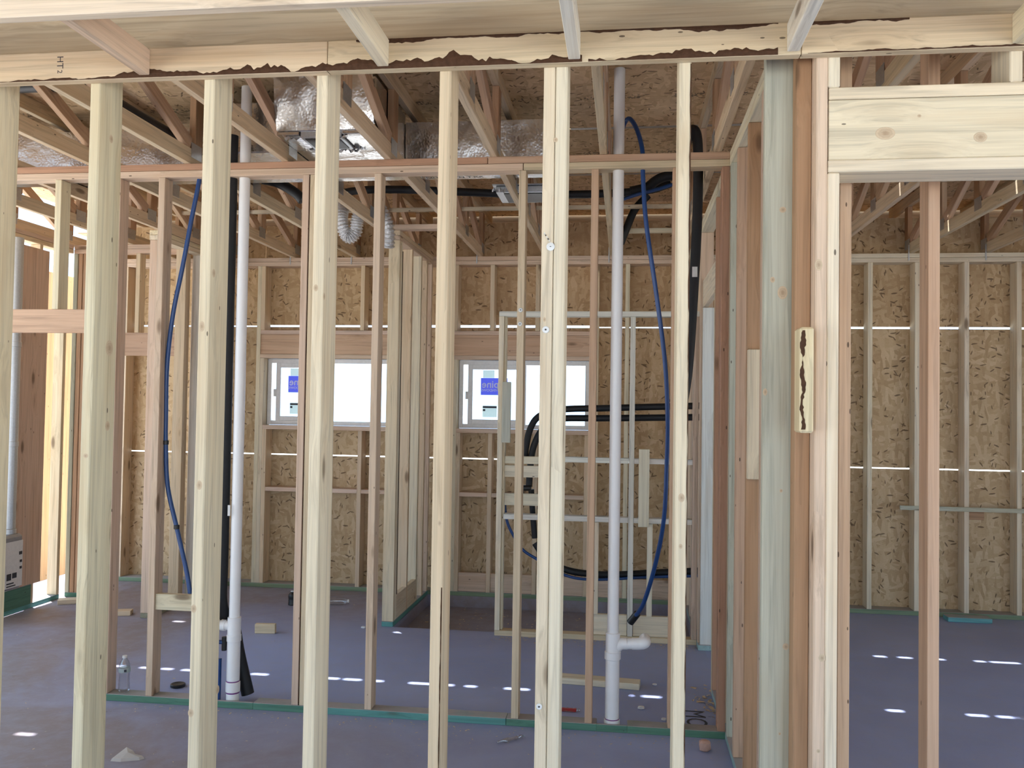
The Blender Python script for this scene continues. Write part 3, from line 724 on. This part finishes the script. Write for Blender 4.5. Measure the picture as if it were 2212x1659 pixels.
def drain_right():
    x, y = -.05, 4.69
    root = empty('vent_pipe', (x, y, 0), 'tall white vent pipe with an elbowed side branch, right half of the middle wall', 'pipe')
    ring('pipe', root, (x, y, 0), .030, .40, 3.53, 'pvc'); ring('tee', root, (x, y, 0), .038, .40, .505, 'pvc'); ring('coupling', root, (x, y, 0), .043, .365, .405, 'pvc')
    ring('lower_pipe', root, (x, y, 0), .037, 0, .366, 'pvc'); ring('coupling', root, (x, y, 0), .042, .0, .05, 'pvc'); ring('primer_band', root, (x, y, 0), .0385, .05, .056, 'primer')
    br = tube('branch', root, catmull([(x+.02, y, .43), (x+.04, y, .445), (x+.075, y, .449)]), .031, 'pvc', False)
    tube('branch_sleeve', br, [(x+.075, y, .449), (x+.105, y, .450)], .029, 'pvc', False)
    tube('elbow', br, catmull([(x+.10, y, .45), (x+.14, y, .452), (x+.165, y, .458), (x+.17, y+.03, .462), (x+.168, y+.06, .463)], 5), .031, 'pvc', False, 16)
drain_right()

# ================================================================== BLACK WRAPPED AND BLUE PIPES
def pipe(name, label, cat, pts, r, mat, extra=None):
    o = tube(name, None, pts, r, mat); tag(o, label, cat); return o
pipe('wrapped_pipe', 'thick black wrapped pipe running down beside the left vent pipe', 'pipe',
     [(-2.248, 4.69, 3.22), (-2.248, 4.69, 2.94), (-2.248, 4.69, 2.14), (-2.248, 4.69, 1.35), (-2.248, 4.69, .83), (-2.248, 4.69, .57), (-2.235, 4.74, .47), (-2.215, 4.785, .42), (-2.18, 4.79, .25), (-2.12, 4.79, .03)], .036, 'foam')
bx_ = bx('pipe_sleeve', None, (-2.262, -2.228), (4.655, 4.678), (.02, .26), None, 'blue', axis=2); tag(bx_, 'blue plastic sleeve rising from the slab beside the left drain', 'pipe sleeve')
v = empty('pipe_stub', (-2.3, 4.69, .34), 'dark blue water stub with black valve beside the left drain', 'pipe'); tube('pipe', v, [(-2.29, 4.69, .345), (-2.222, 4.69, .345)], .012, 'blue', False); tube('valve', v, [(-2.222, 4.69, .30), (-2.222, 4.69, .375)], .014, 'black', False)
pipe('wrapped_pipe', 'thick black wrapped pipe lying diagonally on the roof truss at upper left', 'pipe', [(-2.56, 3.2, 3.20), (-2.575, 3.7, 3.20), (-2.58, 4.2, 3.195), (-2.56, 4.6, 3.19), (-2.54, 4.95, 3.19)], .040, 'foam')
pipe('drain_pipe', 'short black pipe end high at the upper left edge', 'pipe', [(-3.55, 4.25, 3.37), (-3.0, 4.25, 3.37)], .03, 'black')
pipe('wrapped_pipe', 'long horizontal black wrapped pipe lying across the truss chords', 'pipe',
     [(-2.18, 6.2, 3.25), (-1.96, 6.2, 3.28), (-1.71, 6.2, 3.282), (-1.36, 6.2, 3.265), (-.85, 6.2, 3.235), (-.51, 6.2, 3.225), (-.18, 6.2, 3.225), (.14, 6.2, 3.245), (.30, 6.2, 3.29)], .029, 'foam')
pipe('wrapped_pipe', 'black wrapped hose drooping under the ceiling left of the big foil box', 'pipe', [(-2.62, 5.62, 3.24), (-2.5, 5.62, 3.225), (-2.35, 5.62, 3.19), (-2.23, 5.62, 3.12), (-2.18, 5.62, 3.07)], .034, 'foam')
pipe('hose', 'black hose slanting up to the trusses right of the tall vent pipe', 'hose', [(-.05, 6.9, 3.0), (.0, 6.9, 3.13), (.06, 6.9, 3.27), (.16, 6.9, 3.38)], .03, 'foam')
pipe('hose', 'black hose bundle under the roof deck near the right partition', 'hose', [(.02, 6.05, 3.20), (.13, 6.05, 3.225), (.19, 6.05, 3.27), (.26, 6.05, 3.30), (.40, 6.05, 3.31)], .035, 'foam')
pipe('water_pipe', 'blue water pipe tucked under the black hose bundle', 'pipe', [(-.05, 6.0, 3.13), (.08, 6.0, 3.17), (.2, 6.0, 3.20), (.4, 6.0, 3.26)], .012, 'blue')
pipe('wrapped_pipe', 'black wrapped pipe looping over and down beside the right partition', 'pipe',
     [(.33, 5.3, 3.1), (.345, 5.27, 3.28), (.375, 5.22, 3.355), (.405, 5.2, 3.29), (.412, 5.2, 3.02), (.40, 5.2, 2.58), (.365, 5.2, 1.95), (.325, 5.2, 1.66), (.30, 5.22, 1.35)], .03, 'foam')
pipe('wrapped_pipe', 'upper of two level black wrapped pipes bending down behind the shower frame', 'pipe',
     [(.56, 6.62, 1.725), (.17, 6.62, 1.71), (-.18, 6.62, 1.695), (-.44, 6.62, 1.685), (-.58, 6.62, 1.66), (-.67, 6.62, 1.61), (-.72, 6.62, 1.52), (-.745, 6.62, 1.40), (-.755, 6.62, 1.31)], .025, 'foam')
pipe('wrapped_pipe', 'lower of two level black wrapped pipes bending down behind the shower frame', 'pipe',
     [(.56, 6.62, 1.64), (-.17, 6.62, 1.62), (-.44, 6.62, 1.615), (-.54, 6.62, 1.595), (-.63, 6.62, 1.52), (-.69, 6.62, 1.39), (-.712, 6.62, 1.24), (-.72, 6.62, 1.09)], .025, 'foam')
v = empty('shower_valve', (-.74, 6.6, 1.05), 'black shower valve body under the bent wrapped pipes', 'valve')
tube('valve_body', v, [(-.80, 6.6, 1.08), (-.70, 6.6, 1.08)], .022, 'black', False); tube('valve_stem', v, [(-.77, 6.6, 1.08), (-.77, 6.6, .98)], .014, 'black', False)
tube('riser', v, [(-.70, 6.6, 1.07), (-.69, 6.61, .92), (-.67, 6.62, .70)], .022, 'foam')
pipe('wrapped_pipe', 'low sagging black wrapped pipe near the bottom of the shower frame', 'pipe',
     [(-.67, 6.64, .66), (-.58, 6.63, .545), (-.43, 6.62, .47), (-.23, 6.62, .445), (-.02, 6.62, .45), (.25, 6.62, .475), (.56, 6.62, .5)], .026, 'foam')
pipe('water_pipe', 'thin blue water pipe curving under the low black wrapped pipe', 'pipe',
     [(-.895, 6.56, 1.0), (-.895, 6.57, .93), (-.88, 6.58, .83), (-.84, 6.58, .74), (-.76, 6.58, .62), (-.65, 6.58, .55), (-.43, 6.585, .435), (-.21, 6.585, .412), (.18, 6.585, .445), (.56, 6.585, .47)], .011, 'blue')
wp = empty('water_pipe', (-.0, 4.9, 3.3), 'blue water pipe hanging in a long curve at right of the tall vent pipe', 'pipe')
tube('pipe', wp, [(-.055, 4.92, 3.1), (-.035, 4.90, 3.26), (.0, 4.85, 3.31), (.04, 4.78, 3.24), (.07, 4.70, 3.12), (.08, 4.68, 3.03), (.08, 4.68, 2.96), (.10, 4.68, 2.69), (.16, 4.70, 2.30), (.21, 4.75, 1.95), (.23, 4.80, 1.65), (.23, 4.85, 1.40), (.22, 4.90, 1.09), (.18, 5.0, .82), (.12, 5.1, .58), (.07, 5.2, .47)], .0125, 'blue')
tube('end_cap', wp, [(.085, 5.19, .495), (.045, 5.215, .435)], .022, 'black', False)
wq = empty('water_pipe', (-2.44, 4.69, 3.0), 'blue water pipe bowing out below the middle wall plate at left', 'pipe')
tube('pipe', wq, [(-2.44, 4.69, 3.06), (-2.44, 4.69, 2.97), (-2.48, 4.69, 2.75), (-2.53, 4.69, 2.46), (-2.58, 4.69, 2.19), (-2.607, 4.69, 1.90), (-2.612, 4.70, 1.61), (-2.608, 4.70, 1.45), (-2.59, 4.70, 1.21), (-2.53, 4.70, .98), (-2.465, 4.70, .74), (-2.44, 4.70, .62), (-2.43, 4.70, .55)], .0125, 'blue')
for p in ((-2.608, 4.70, 1.46), (-2.53, 4.70, .98)): ring('clip', wq, (p[0], p[1], p[2]), .016, p[2]-.012, p[2]+.012, 'black')
for x, y, z in ((.415, 5.168, 2.50),):
    t_ = bx('barcode_tag', None, (x-.035, x-.005), (y-.006, y-.002), (z-.03, z+.03), None, 'white', axis=2, bev=.0003); tag(t_, 'white barcode tag on the black pipe by the right partition', 'tag')
t_ = bx('barcode_tag', None, (-2.2, -2.185), (4.646, 4.650), (1.06, 1.12), None, 'white', axis=2, bev=.0003); tag(t_, 'white barcode tag between black pipe and left vent pipe', 'tag')
lb = bx('lateral_brace', None, (-3.7, .44), (6.72, 6.758), (3.24, 3.268), PALE); tag(lb, 'pale lateral brace strip nailed across the truss webs', 'brace')
lb2 = bx('lateral_brace', None, (-.111, .449), (6.98, 7.018), (3.10, 3.137), PALE); tag(lb2, 'short pale brace between trusses above the right end of the back wall', 'brace')

# ================================================================== DUCTS
d1 = empty('air_duct', (-2.2, 5.25, 3.15), 'long foil faced duct trunk running across the trusses', 'duct')
for a, b in ((-4.9, -3.7), (-3.698, -2.5), (-2.498, -1.3), (-1.298, -.47)):
    bx('duct_section', d1, (a, b), (5.10, 5.43), (3.142, 3.40), None, 'foil', axis=0, bev=.006)
for s, x, sz in (('1.0 IT', -1.22, .05), ('N T KK', -.98, .05)):
    link('lettering', text_mesh(s, sz), d1, (x, 5.38, 3.1415), 'print', None, (math.pi, 0, 0))
d2 = empty('air_duct_box', (-1.67, 4.75, 3.142), 'open foil duct box with a torn foil register opening underneath', 'duct')
bx('duct_body', d2, (-1.884, -1.338), (4.46, 5.095), (3.16, 3.45), None, 'foil', axis=0, bev=.006)
bx('bottom_panel', d2, (-1.884, -1.760), (4.46, 5.095), (3.141, 3.159), None, 'foil', axis=1, bev=.002)
bx('bottom_panel', d2, (-1.52, -1.338), (4.46, 5.095), (3.141, 3.159), None, 'foil', axis=1, bev=.002)
bx('bottom_panel', d2, (-1.759, -1.521), (4.70, 5.095), (3.141, 3.159), None, 'foil', axis=1, bev=.002)
rc = bx('register_collar', d2, (-1.755, -1.525), (4.47, 4.69), (3.128, 3.165), None, 'galv', axis=0, bev=.003)
bx('register_throat', rc, (-1.735, -1.545), (4.49, 4.67), (3.124, 3.128), None, 'black', axis=0, bev=.001)
def torn(parent, x0, x1, y, z, seed):
    r = random.Random(seed); v = []; f = []; n = 22
    for i in range(n+1):
        x = x0+(x1-x0)*i/n; v += [(x-x0, 0, 0), (x-x0+r.uniform(-.006, .006), r.uniform(-.03, -.005), r.uniform(-.02, .012)), (x-x0, r.uniform(-.05, -.02), r.uniform(-.03, .01))]
    for i in range(n):
        for k in range(2): f.append([i*3+k, i*3+3+k, i*3+4+k, i*3+1+k])
    me = bpy.data.meshes.new('torn'); me.from_pydata(v, [], f); return link('torn_foil', me, parent, (x0, y, z), 'flex')
torn(d2, -1.85, -1.50, 4.50, 3.138, 2); torn(d2, -1.80, -1.46, 4.74, 3.139, 5)
d3 = empty('air_duct_box', (-2.2, 4.9, 3.18), 'crinkled foil duct box left of the open duct box', 'duct')
bx('duct_body', d3, (-2.46, -1.93), (4.79, 5.095), (3.15, 3.45), None, 'foil', axis=0, bev=.008)
rb = empty('register_boot', (-.68, 5.7, 3.06), 'galvanised sheet metal register boot beneath the foil trunk', 'register boot')
bx('collar', rb, (-.85, -.50), (5.55, 5.85), (3.085, 3.125), None, 'galv', axis=0, bev=.004)
bx('flange', rb, (-.87, -.48), (5.53, 5.87), (3.126, 3.134), None, 'galv', axis=0, bev=.001)
bx('throat', rb, (-.80, -.55), (5.58, 5.82), (3.080, 3.085), None, 'black', axis=0, bev=.001)
torn(rb, -.87, -.72, 5.54, 3.10, 9)
fp = catmull([(-2.165, 6.45, 3.24), (-2.16, 6.38, 3.16), (-2.15, 6.35, 3.08), (-2.12, 6.35, 2.99), (-2.08, 6.35, 2.962), (-2.04, 6.35, 3.0), (-2.03, 6.35, 3.08), (-2.01, 6.35, 3.15), (-1.975, 6.35, 3.205), (-1.93, 6.35, 3.215), (-1.865, 6.35, 3.19), (-1.815, 6.35, 3.11), (-1.785, 6.36, 3.0), (-1.80, 6.40, 2.89)], 16)
fo = link('dryer_duct', tube_mesh([Vector(p)-Vector(fp[0]) for p in fp], .045, 14, lambda i, n: .046+.005*(1 if (i//2) % 2 else -1)), None, fp[0], 'flex')
tag(fo, 'crinkled silver flexible duct hanging in a loop from the trusses', 'flexible duct')

# ================================================================== WATER HEATER
wh = empty('water_heater', (-4.68, 6.3, .24), 'wall hung tankless water heater with a white data sheet on its side', 'water heater')
bx('heater_body', wh, (-4.764, -4.615), (5.98, 6.24), (.24, .66), None, 'grey', axis=2, bev=.02)
ds = bx('data_sheet', wh, (-4.6145, -4.613), (6.04, 6.232), (.26, .61), None, 'white', axis=2, bev=.0004)
for y, z in (((6.06, 6.11), (.32, .37)), ((6.12, 6.17), (.33, .37)), ((6.06, 6.14), (.29, .30)), ((6.19, 6.225), (.50, .525)), ((6.20, 6.225), (.44, .46)), ((6.20, 6.225), (.39, .41)), ((6.06, 6.16), (.27, .279))):
    bx('sheet_print', ds, (-4.6128, -4.6122), y, z, None, 'print', axis=2, bev=.0002)
ring('flue_collar', wh, (-4.69, 6.17, .66), .052, .66, .70, 'galv')
fl_ = empty('flue_pipe', (-4.69, 6.17, .70), 'shiny metal flue pipe rising from the water heater', 'flue pipe')
for z0, z1 in ((.70, 1.35), (1.352, 2.12), (2.122, 2.95)): ring('flue_section', fl_, (-4.69, 6.17, z0), .046, z0, z1, 'galv')
for z in (1.35, 2.12): ring('flue_joint', fl_, (-4.69, 6.17, z), .050, z-.02, z+.02, 'galv')

# ================================================================== CAP NAILS AND TAG
def cap_nail(x, y, z, r, label):
    root = empty('cap_nail', (x, y, z), label, 'cap nail', None, 'white plastic cap nails')
    me = lathe_mesh([(r*.9, 0), (r, .001), (r, .003), (r*.85, .0045)], 20); link('disc', me, root, (x, y, z), 'cap', None, (HP, 0, 0))
    me = lathe_mesh([(.003, .0045), (.003, .006), (.001, .007)], 8); link('nail_head', me, root, (x, y, z), 'print', None, (HP, 0, 0))
    return root
cap_nail(-.258, 2.8065, 1.945, .0115, 'white cap nail on the doubled stud, about level with the top of the windows')
cap_nail(-.262, 2.8065, .735, .010, 'white cap nail low on the doubled stud near the floor')
cap_nail(-.563, 4.6325, 2.215, .012, 'upper of two white cap nails on the middle wall stud')
cap_nail(-.565, 4.6325, 2.140, .012, 'lower of two white cap nails on the middle wall stud')
dk = empty('hanging_disc', (-.245, 2.806, 2.215), 'round white disc hanging on a speckled cord high on the doubled stud', 'disc')
link('disc', lathe_mesh([(.012, 0), (.0135, .001), (.0135, .004), (.012, .005)], 24), dk, (-.246, 2.8065, 2.215), 'cap', None, (HP, 0, 0))
bx('disc_print', dk, (-.2485, -.2435), (2.8005, 2.8012), (2.214, 2.216), None, 'print', axis=0, bev=.0001)
for k in range(5): bx('cord_bead', dk, (-.252-.004*k, -.2485-.004*k), (2.803, 2.8065), (2.232+.006*k, 2.2365+.006*k), None, 'print' if k % 2 else 'cap', axis=0, bev=.0005)

# ================================================================== THINGS ON THE FLOOR
def bottle(loc, rot, label, h=.205, r=.032, lab=True, capm='white'):
    root = empty('water_bottle', loc, label, 'bottle', None, 'plastic water bottles'); root.rotation_euler = rot
    k = h/.205; R = r
    prof = [(R*.75, 0), (R*.97, .006*k), (R, .02*k), (R*.92, .03*k), (R*.97, .045*k), (R*.9, .055*k), (R*.95, .07*k), (R*.88, .08*k), (R*.93, .095*k), (R*.98, .11*k), (R*.98, .135*k), (R*.95, .15*k), (R*.7, .172*k), (R*.40, .186*k), (R*.38, .195*k)]
    def ch(n, me, z, m):
        if not me.materials: me.materials.append(MAT[m])
        o = bpy.data.objects.new(n, me); COL.objects.link(o); o.parent = root; o.location = (0, 0, z); return o
    ch('bottle_body', lathe_mesh(prof, 24), 0, 'clear')
    if lab:
        ch('bottle_label', lathe_mesh([(R*.985, .112*k), (R*1.0, .113*k), (R*1.0, .134*k), (R*.985, .135*k)], 24), 0, 'paper')
        ch('label_print', cbox_mesh(.014, .004, .014, .0005).copy(), .124*k, 'print').location = (R*.45, -R*.9, .124*k)
    ch('bottle_cap', lathe_mesh([(R*.40, 0), (R*.42, .001), (R*.42, .012*k), (R*.36, .014*k)], 20), .190*k, capm)
    return root
bottle((-2.815, 4.685, .039), (0, 0, .2), 'clear water bottle standing on the green plate at left')
bottle((-2.50, 7.14, .033), (0, HP, .15), 'clear water bottle lying on its side near the back wall', .21, .033, False)
bd = bottle((-2.76, 7.08, 0), (0, 0, 0), 'dark bottle with white shoulder standing near the left window wall', .12, .035, False, 'white')
for c in bd.children:
    if c.name.startswith('bottle_body'): c.material_slots[0].link = 'OBJECT'; c.material_slots[0].material = MAT['black']
pk = link('puck_lid', lathe_mesh([(.040, 0), (.043, .003), (.043, .016), (.041, .018), (.036, .0185), (.034, .017)], 32), None, (-2.62, 4.93, 0), 'black'); tag(pk, 'round black plastic lid lying on the floor behind the green plate', 'lid')
def offcut(x, y, z, loc, rz, tint, label, cat='offcut'):
    o = bx('wood_offcut', None, (loc[0]-x/2, loc[0]+x/2), (loc[1]-y/2, loc[1]+y/2), (loc[2], loc[2]+z), tint, axis=None, bev=.003)
    e = o.rotation_euler.to_matrix(); o.rotation_euler = (Matrix.Rotation(rz, 3, 'Z') @ e).to_euler(); tag(o, label, cat, None, 'wood offcuts on the floor'); return o
offcut(.14, .10, .037, (-4.60, 6.78, 0), .5, PALE, 'pale wood offcut lying at the foot of the closet studs')
offcut(.13, .09, .037, (-3.93, 6.50, 0), .3, TAN, 'wood offcut on the floor left of the closet end stud')
offcut(.15, .038, .07, (-2.61, 6.18, 0), .12, TAN, 'small board standing on edge, two nail holes, right of the left vent pipe')
offcut(.62, .10, .038, (-.20, 5.42, 0), -.09, PALE, 'long board lying behind the tall vent pipe')
offcut(.34, .12, .038, (2.80, 7.60, 0), .0, (.16, .42, .44), 'teal treated offcut against the back wall of the right room')
# pale plastic scrap (a torn plaster-like wedge)
def scrap():
    r = random.Random(12); out = [(-.07, -.05), (-.02, -.055), (.06, -.03), (.075, -.01), (.055, .012), (.02, .015), (.0, .03), (-.045, .055)]
    bm = bmesh.new(); lo = [bm.verts.new((x, y, 0)) for x, y in out]; hi = [bm.verts.new((x*.93, y*.93, .006+.012*r.random()+(.012 if i in (6, 7) else 0))) for i, (x, y) in enumerate(out)]
    n = len(out); c = bm.verts.new((-.01, -.005, .026)); bm.faces.new(lo[::-1])
    for i in range(n):
        j = (i+1) % n; bm.faces.new((lo[i], lo[j], hi[j], hi[i])); bm.faces.new((hi[i], hi[j], c))
    bmesh.ops.recalc_face_normals(bm, faces=bm.faces); me = bpy.data.meshes.new('scrap'); bm.to_mesh(me); bm.free(); return me
sc_ = link('plastic_scrap', scrap(), None, (-2.315, 3.92, 0), 'film', None, (0, 0, .1)); tag(sc_, 'crumpled whitish scrap on the floor in front at left', 'scrap')
def chunk(name, loc, s, mat, label, cat, seed):
    bm = bmesh.new(); bmesh.ops.create_icosphere(bm, subdivisions=2, radius=1.0); r = random.Random(seed)
    for v in bm.verts:
        k = 1+r.uniform(-.14, .14); v.co = Vector((max(-.8, min(.8, v.co.x))*s[0]*k, max(-.8, min(.8, v.co.y))*s[1]*k, (max(-.75, min(.75, v.co.z))+.75)*s[2]))
    me = bpy.data.meshes.new(name); bm.to_mesh(me); bm.free(); o = link(name, me, None, loc, mat); tag(o, label, cat); return o
chunk('foam_chunk', (.412, 4.46, 0), (.034, .03, .036), 'pinkfoam', 'squat pinkish chunk on the floor by the right partition', 'chunk', 4)
def strip_scrap(label, loc, rz, L, w, mat, seed):
    r = random.Random(seed); v = []; f = []
    for i in range(9):
        x = -L/2+L*i/8; v += [(x, -w/2*math.sin(.3+2.5*i/8), .002+.012*r.random()), (x, 0, .01+.012*r.random()), (x, w/2*math.sin(.3+2.5*i/8), .002+.01*r.random())]
    for i in range(8):
        for k in range(2): f.append([i*3+k, i*3+3+k, i*3+4+k, i*3+1+k])
    me = bpy.data.meshes.new('strip'); me.from_pydata(v, [], f); smooth(me, 80)
    so_ = me; o = link('plastic_wrapper', me, None, loc, mat, None, (0, 0, rz)); md = o.modifiers.new('thick', 'SOLIDIFY'); md.thickness = .0015
    tag(o, label, 'wrapper'); return o
strip_scrap('crumpled clear plastic strip on the floor in front of the green plate', (-.555, 4.43, 0), .75, .17, .035, 'clear', 3)
strip_scrap('small red edged clear packet behind the green plate near the doubled stud', (-.30, 4.92, 0), .0, .14, .05, 'clear', 8)
rd = bx('packet_strip', None, (-.37, -.25), (4.90, 4.925), (.0, .016), None, 'red', axis=0, bev=.003); tag(rd, 'red strip of packaging on the floor behind the green plate', 'packaging')
for i, (x, y, s, lab) in enumerate(((.11, 5.02, .022, 'pale wood chip nearest the tall vent pipe'), (.23, 4.86, .017, 'pale wood chip beside the right end of the green plate'), (.20, 5.46, .015, 'pale wood chip behind the long board'), (-2.40, 6.50, .022, 'small pale chip right of the third near stud'), (-1.95, 6.45, .02, 'small pale chip left of the shower divider'))):
    chunk('wood_chip', (x, y, 0), (s, s*.7, s*.5), 'white', lab, 'wood chip', 20+i)
# marker line and letters drawn on the slab
mk = empty('floor_marking', (.38, 4.95, .0), 'dark marker letters drawn on the slab behind the right end of the green plate', 'marking')
link('lettering', text_mesh('MC', .16), mk, (.40, 4.93, .0012), 'print', None, (0, 0, -HP))
# loose sawdust and shavings: nobody could count them
def shavings():
    r = random.Random(31); bm = bmesh.new()
    def chip(x, y, z, s):
        a = r.uniform(0, 6.28); c_, s_ = math.cos(a), math.sin(a); l, w_ = s*r.uniform(.6, 1.6), s*r.uniform(.25, .6)
        P = [(-l, -w_, 0), (l, -w_, r.uniform(0, s*.5)), (l, w_, r.uniform(0, s*.6)), (-l, w_, r.uniform(0, s*.4))]
        vs = [bm.verts.new((x+c_*p-s_*q, y+s_*p+c_*q, z+.0012+t)) for p, q, t in P]; bm.faces.new(vs)
    for _ in range(420): chip(r.uniform(-.95, .53), 6.41-abs(r.gauss(0, .07)), 0, r.uniform(.003, .008))
    for _ in range(60): chip(.50+r.gauss(0, .05), 5.15+r.gauss(0, .14), 0, r.uniform(.006, .016))
    for _ in range(220): chip(r.uniform(-2.9, .5), 4.60-abs(r.gauss(0, .07)), 0, r.uniform(.002, .006))
    for _ in range(500): chip(r.uniform(-4.5, .5), r.uniform(3.2, 7.6) if r.random() < .7 else r.uniform(3, 5), 0, r.uniform(.002, .006))
    for _ in range(250): chip(r.uniform(-1.7, .5), r.uniform(6.6, 7.7), -.10, r.uniform(.003, .012))
    me = bpy.data.meshes.new('shavings'); bm.to_mesh(me); bm.free(); return me
sv = link('wood_shavings', shavings(), None, (0, 0, 0), 'lumber', (.62, .5, .34)); tag(sv, 'scattered sawdust and wood shavings on the slab', 'shavings', 'stuff')

op = bx('plywood_sheet', None, (-5.92, -5.902), (7.5, 9.2), (-.3, 3.02), (.62, .36, .17), axis=2); tag(op, 'orange plywood sheet standing outside beyond the left wall', 'plywood')
# ink stamps on the lumber
def stamp(parent, txt, size, loc, rot):
    return link('ink_stamp', text_mesh(txt, size), holder(parent, loc), loc, 'print', None, rot)
stamp(SF, 'HT', .034, (-1.965, 2.7684, 2.868), (HP, HP, 0)); stamp(SF, '2', .026, (-1.965, 2.7684, 2.835), (HP, HP, 0))
stamp(WR, 'STUD', .034, (.575, 3.5292, 2.42), (HP, math.pi, 0))
# bark left on the edges of some near studs
def stud_bark(x, y, z0, z1, wfun, seed, face):
    r = random.Random(seed); v = []; f = []; n = int((z1-z0)/.02)
    for i in range(n+1):
        z = (z1-z0)*i/n; wd = max(.0008, wfun(z0+z)*(1+.35*math.sin(z*31+seed)+r.uniform(-.25, .25)))
        v += [(0, -.0006, z), (-wd if face < 0 else wd, -.0006, z), (0, wd*.8, z)] if face else []
    for i in range(n): f += [[i*3, i*3+1, i*3+4, i*3+3], [i*3, i*3+3, i*3+5, i*3+2]]
    me = bpy.data.meshes.new('bark'); me.from_pydata(v, [], f); return link('bark_edge', me, holder(WF, (x, y, (z0+z1)/2)), (x, y, z0), 'bark')
stud_bark(.1986, 2.8064, .3, 2.8, lambda z: .0035 if z > 2.0 else .002, 3, -1)
stud_bark(-.5856, 2.8064, .3, 1.1, lambda z: .003, 5, -1)
stud_bark(.5906, 2.9494, .1, 2.95, lambda z: .012 if z > 2.1 or z < 1.2 else .004, 9, -1)

# knots standing out on the nearest boards
def mat_knot():
    m, nt, b, _ = newmat('knot')
    tc = N(nt, 'ShaderNodeTexCoord'); ln = N(nt, 'ShaderNodeVectorMath', operation='LENGTH'); nt.links.new(tc.outputs['Object'], ln.inputs[0])
    n = noise(nt, tc.outputs['Object'], 3.0, 3)
    r_ = math_(nt, 'ADD', ln.outputs['Value'], math_(nt, 'MULTIPLY_ADD', n, 0.35, -0.17))
    rings = math_(nt, 'MULTIPLY_ADD', math_(nt, 'SINE', math_(nt, 'MULTIPLY', r_, 26.0)), 0.5, 0.5)
    c = mix(nt, ramp(nt, r_, [(0.15, 0.0), (0.55, 0.6), (1.0, 1.0)]), (0.22, 0.125, 0.065), (0.62, 0.50, 0.34))
    c = mix(nt, math_(nt, 'MULTIPLY', rings, 0.2), c, (0.30, 0.19, 0.10))
    nt.links.new(c, b.inputs['Base Color']); b.inputs['Roughness'].default_value = 0.75; return m
MAT['knot'] = mat_knot()
KM = lathe_mesh([(1.0, 0), (.93, .35), (.5, .5), (.02, .5)], 20); KM.materials.append(MAT['knot'])
def knot(parent, loc, rx, rz, side=False):
    o = link('knot', KM, holder(parent, loc), loc, None, None, (HP, 0, HP) if side else (HP, 0, 0)); o.scale = (rx, rz, .0016); return o
for x, z, a, b in [(0.792, 2.561, 0.03, 0.02), (1.071, 2.542, 0.02, 0.016), (0.893, 2.613, 0.006, 0.005)]: knot(WF, (x, 2.8098, z), a, b)
for x, z, a, b in [(0.509, 2.358, 0.011, 0.01), (0.478, 2.126, 0.008, 0.01), (0.51, 2.083, 0.016, 0.022), (0.457, 1.755, 0.007, 0.012), (0.528, 0.926, 0.01, 0.011), (0.511, 0.644, 0.004, 0.005), (0.51, 1.432, 0.005, 0.006)]: knot(WF, (x, 2.9498, z), a, b)
for x, z, a, b in [(0.594, 2.151, 0.012, 0.018), (0.611, 0.934, 0.01, 0.012), (0.602, 0.649, 0.006, 0.006), (-1.438, 1.952, 0.01, 0.018), (-1.433, 1.411, 0.01, 0.016), (-1.442, 0.993, 0.01, 0.014), (-1.443, 0.643, 0.01, 0.014), (-1.036, 2.083, 0.008, 0.012), (-1.852, 1.501, 0.009, 0.008), (-0.597, 1.309, 0.007, 0.01), (-0.263, 1.978, 0.005, 0.008), (0.18, 1.414, 0.01, 0.014), (0.179, 1.261, 0.006, 0.008), (-0.235, 2.565, 0.008, 0.008)]: knot(WF, (x, 2.8069, z), a, b)
for x, y, z, r in [(-1.8357, 2.903, 1.882, 0.022), (-1.8357, 2.905, 1.603, 0.014), (-1.4137, 2.941, 0.68, 0.012), (-1.0107, 2.819, 2.056, 0.01), (-1.4137, 2.836, 2.139, 0.012), (-1.8357, 2.879, 2.63, 0.012)]: knot(WF, (x, y, z), r, r*1.25, True)

# slack foil facing sagging on the front of the ducts
def foil_wrap(parent, x0, x1, ztop, zbot, ytop, ybot, seed, nx, nz=8, bl=.010, jt=.0025):
    r = random.Random(seed); v = []; f = []
    for i in range(nx+1):
        for k in range(nz+1):
            x = x0+(x1-x0)*i/nx; t = k/nz; bulge = math.sin(t*math.pi)
            y = ytop+(ybot-ytop)*t-bulge*bl*(1+.6*math.sin(x*11+seed))+r.uniform(-jt, jt)
            v.append((x-x0, y-ytop, zbot-ztop if k == nz else (zbot-ztop)*t))
    for i in range(nx):
        for k in range(nz): a = i*(nz+1)+k; f.append([a, a+1, a+nz+2, a+nz+1])
    me = bpy.data.meshes.new('foil'); me.from_pydata(v, [], f); smooth(me, 80)
    o = link('foil_facing', me, parent, (x0, ytop, ztop), 'foil'); return o
foil_wrap(d2, -1.883, -1.339, 3.449, 3.163, 4.405, 4.455, 4, 22)
for a, b in ((-4.88, -2.468), (-1.332, -.48)): foil_wrap(d1, a, b, 3.40, 3.145, 5.083, 5.096, int(a*10), int((b-a)*22), 8, .004, .0009)
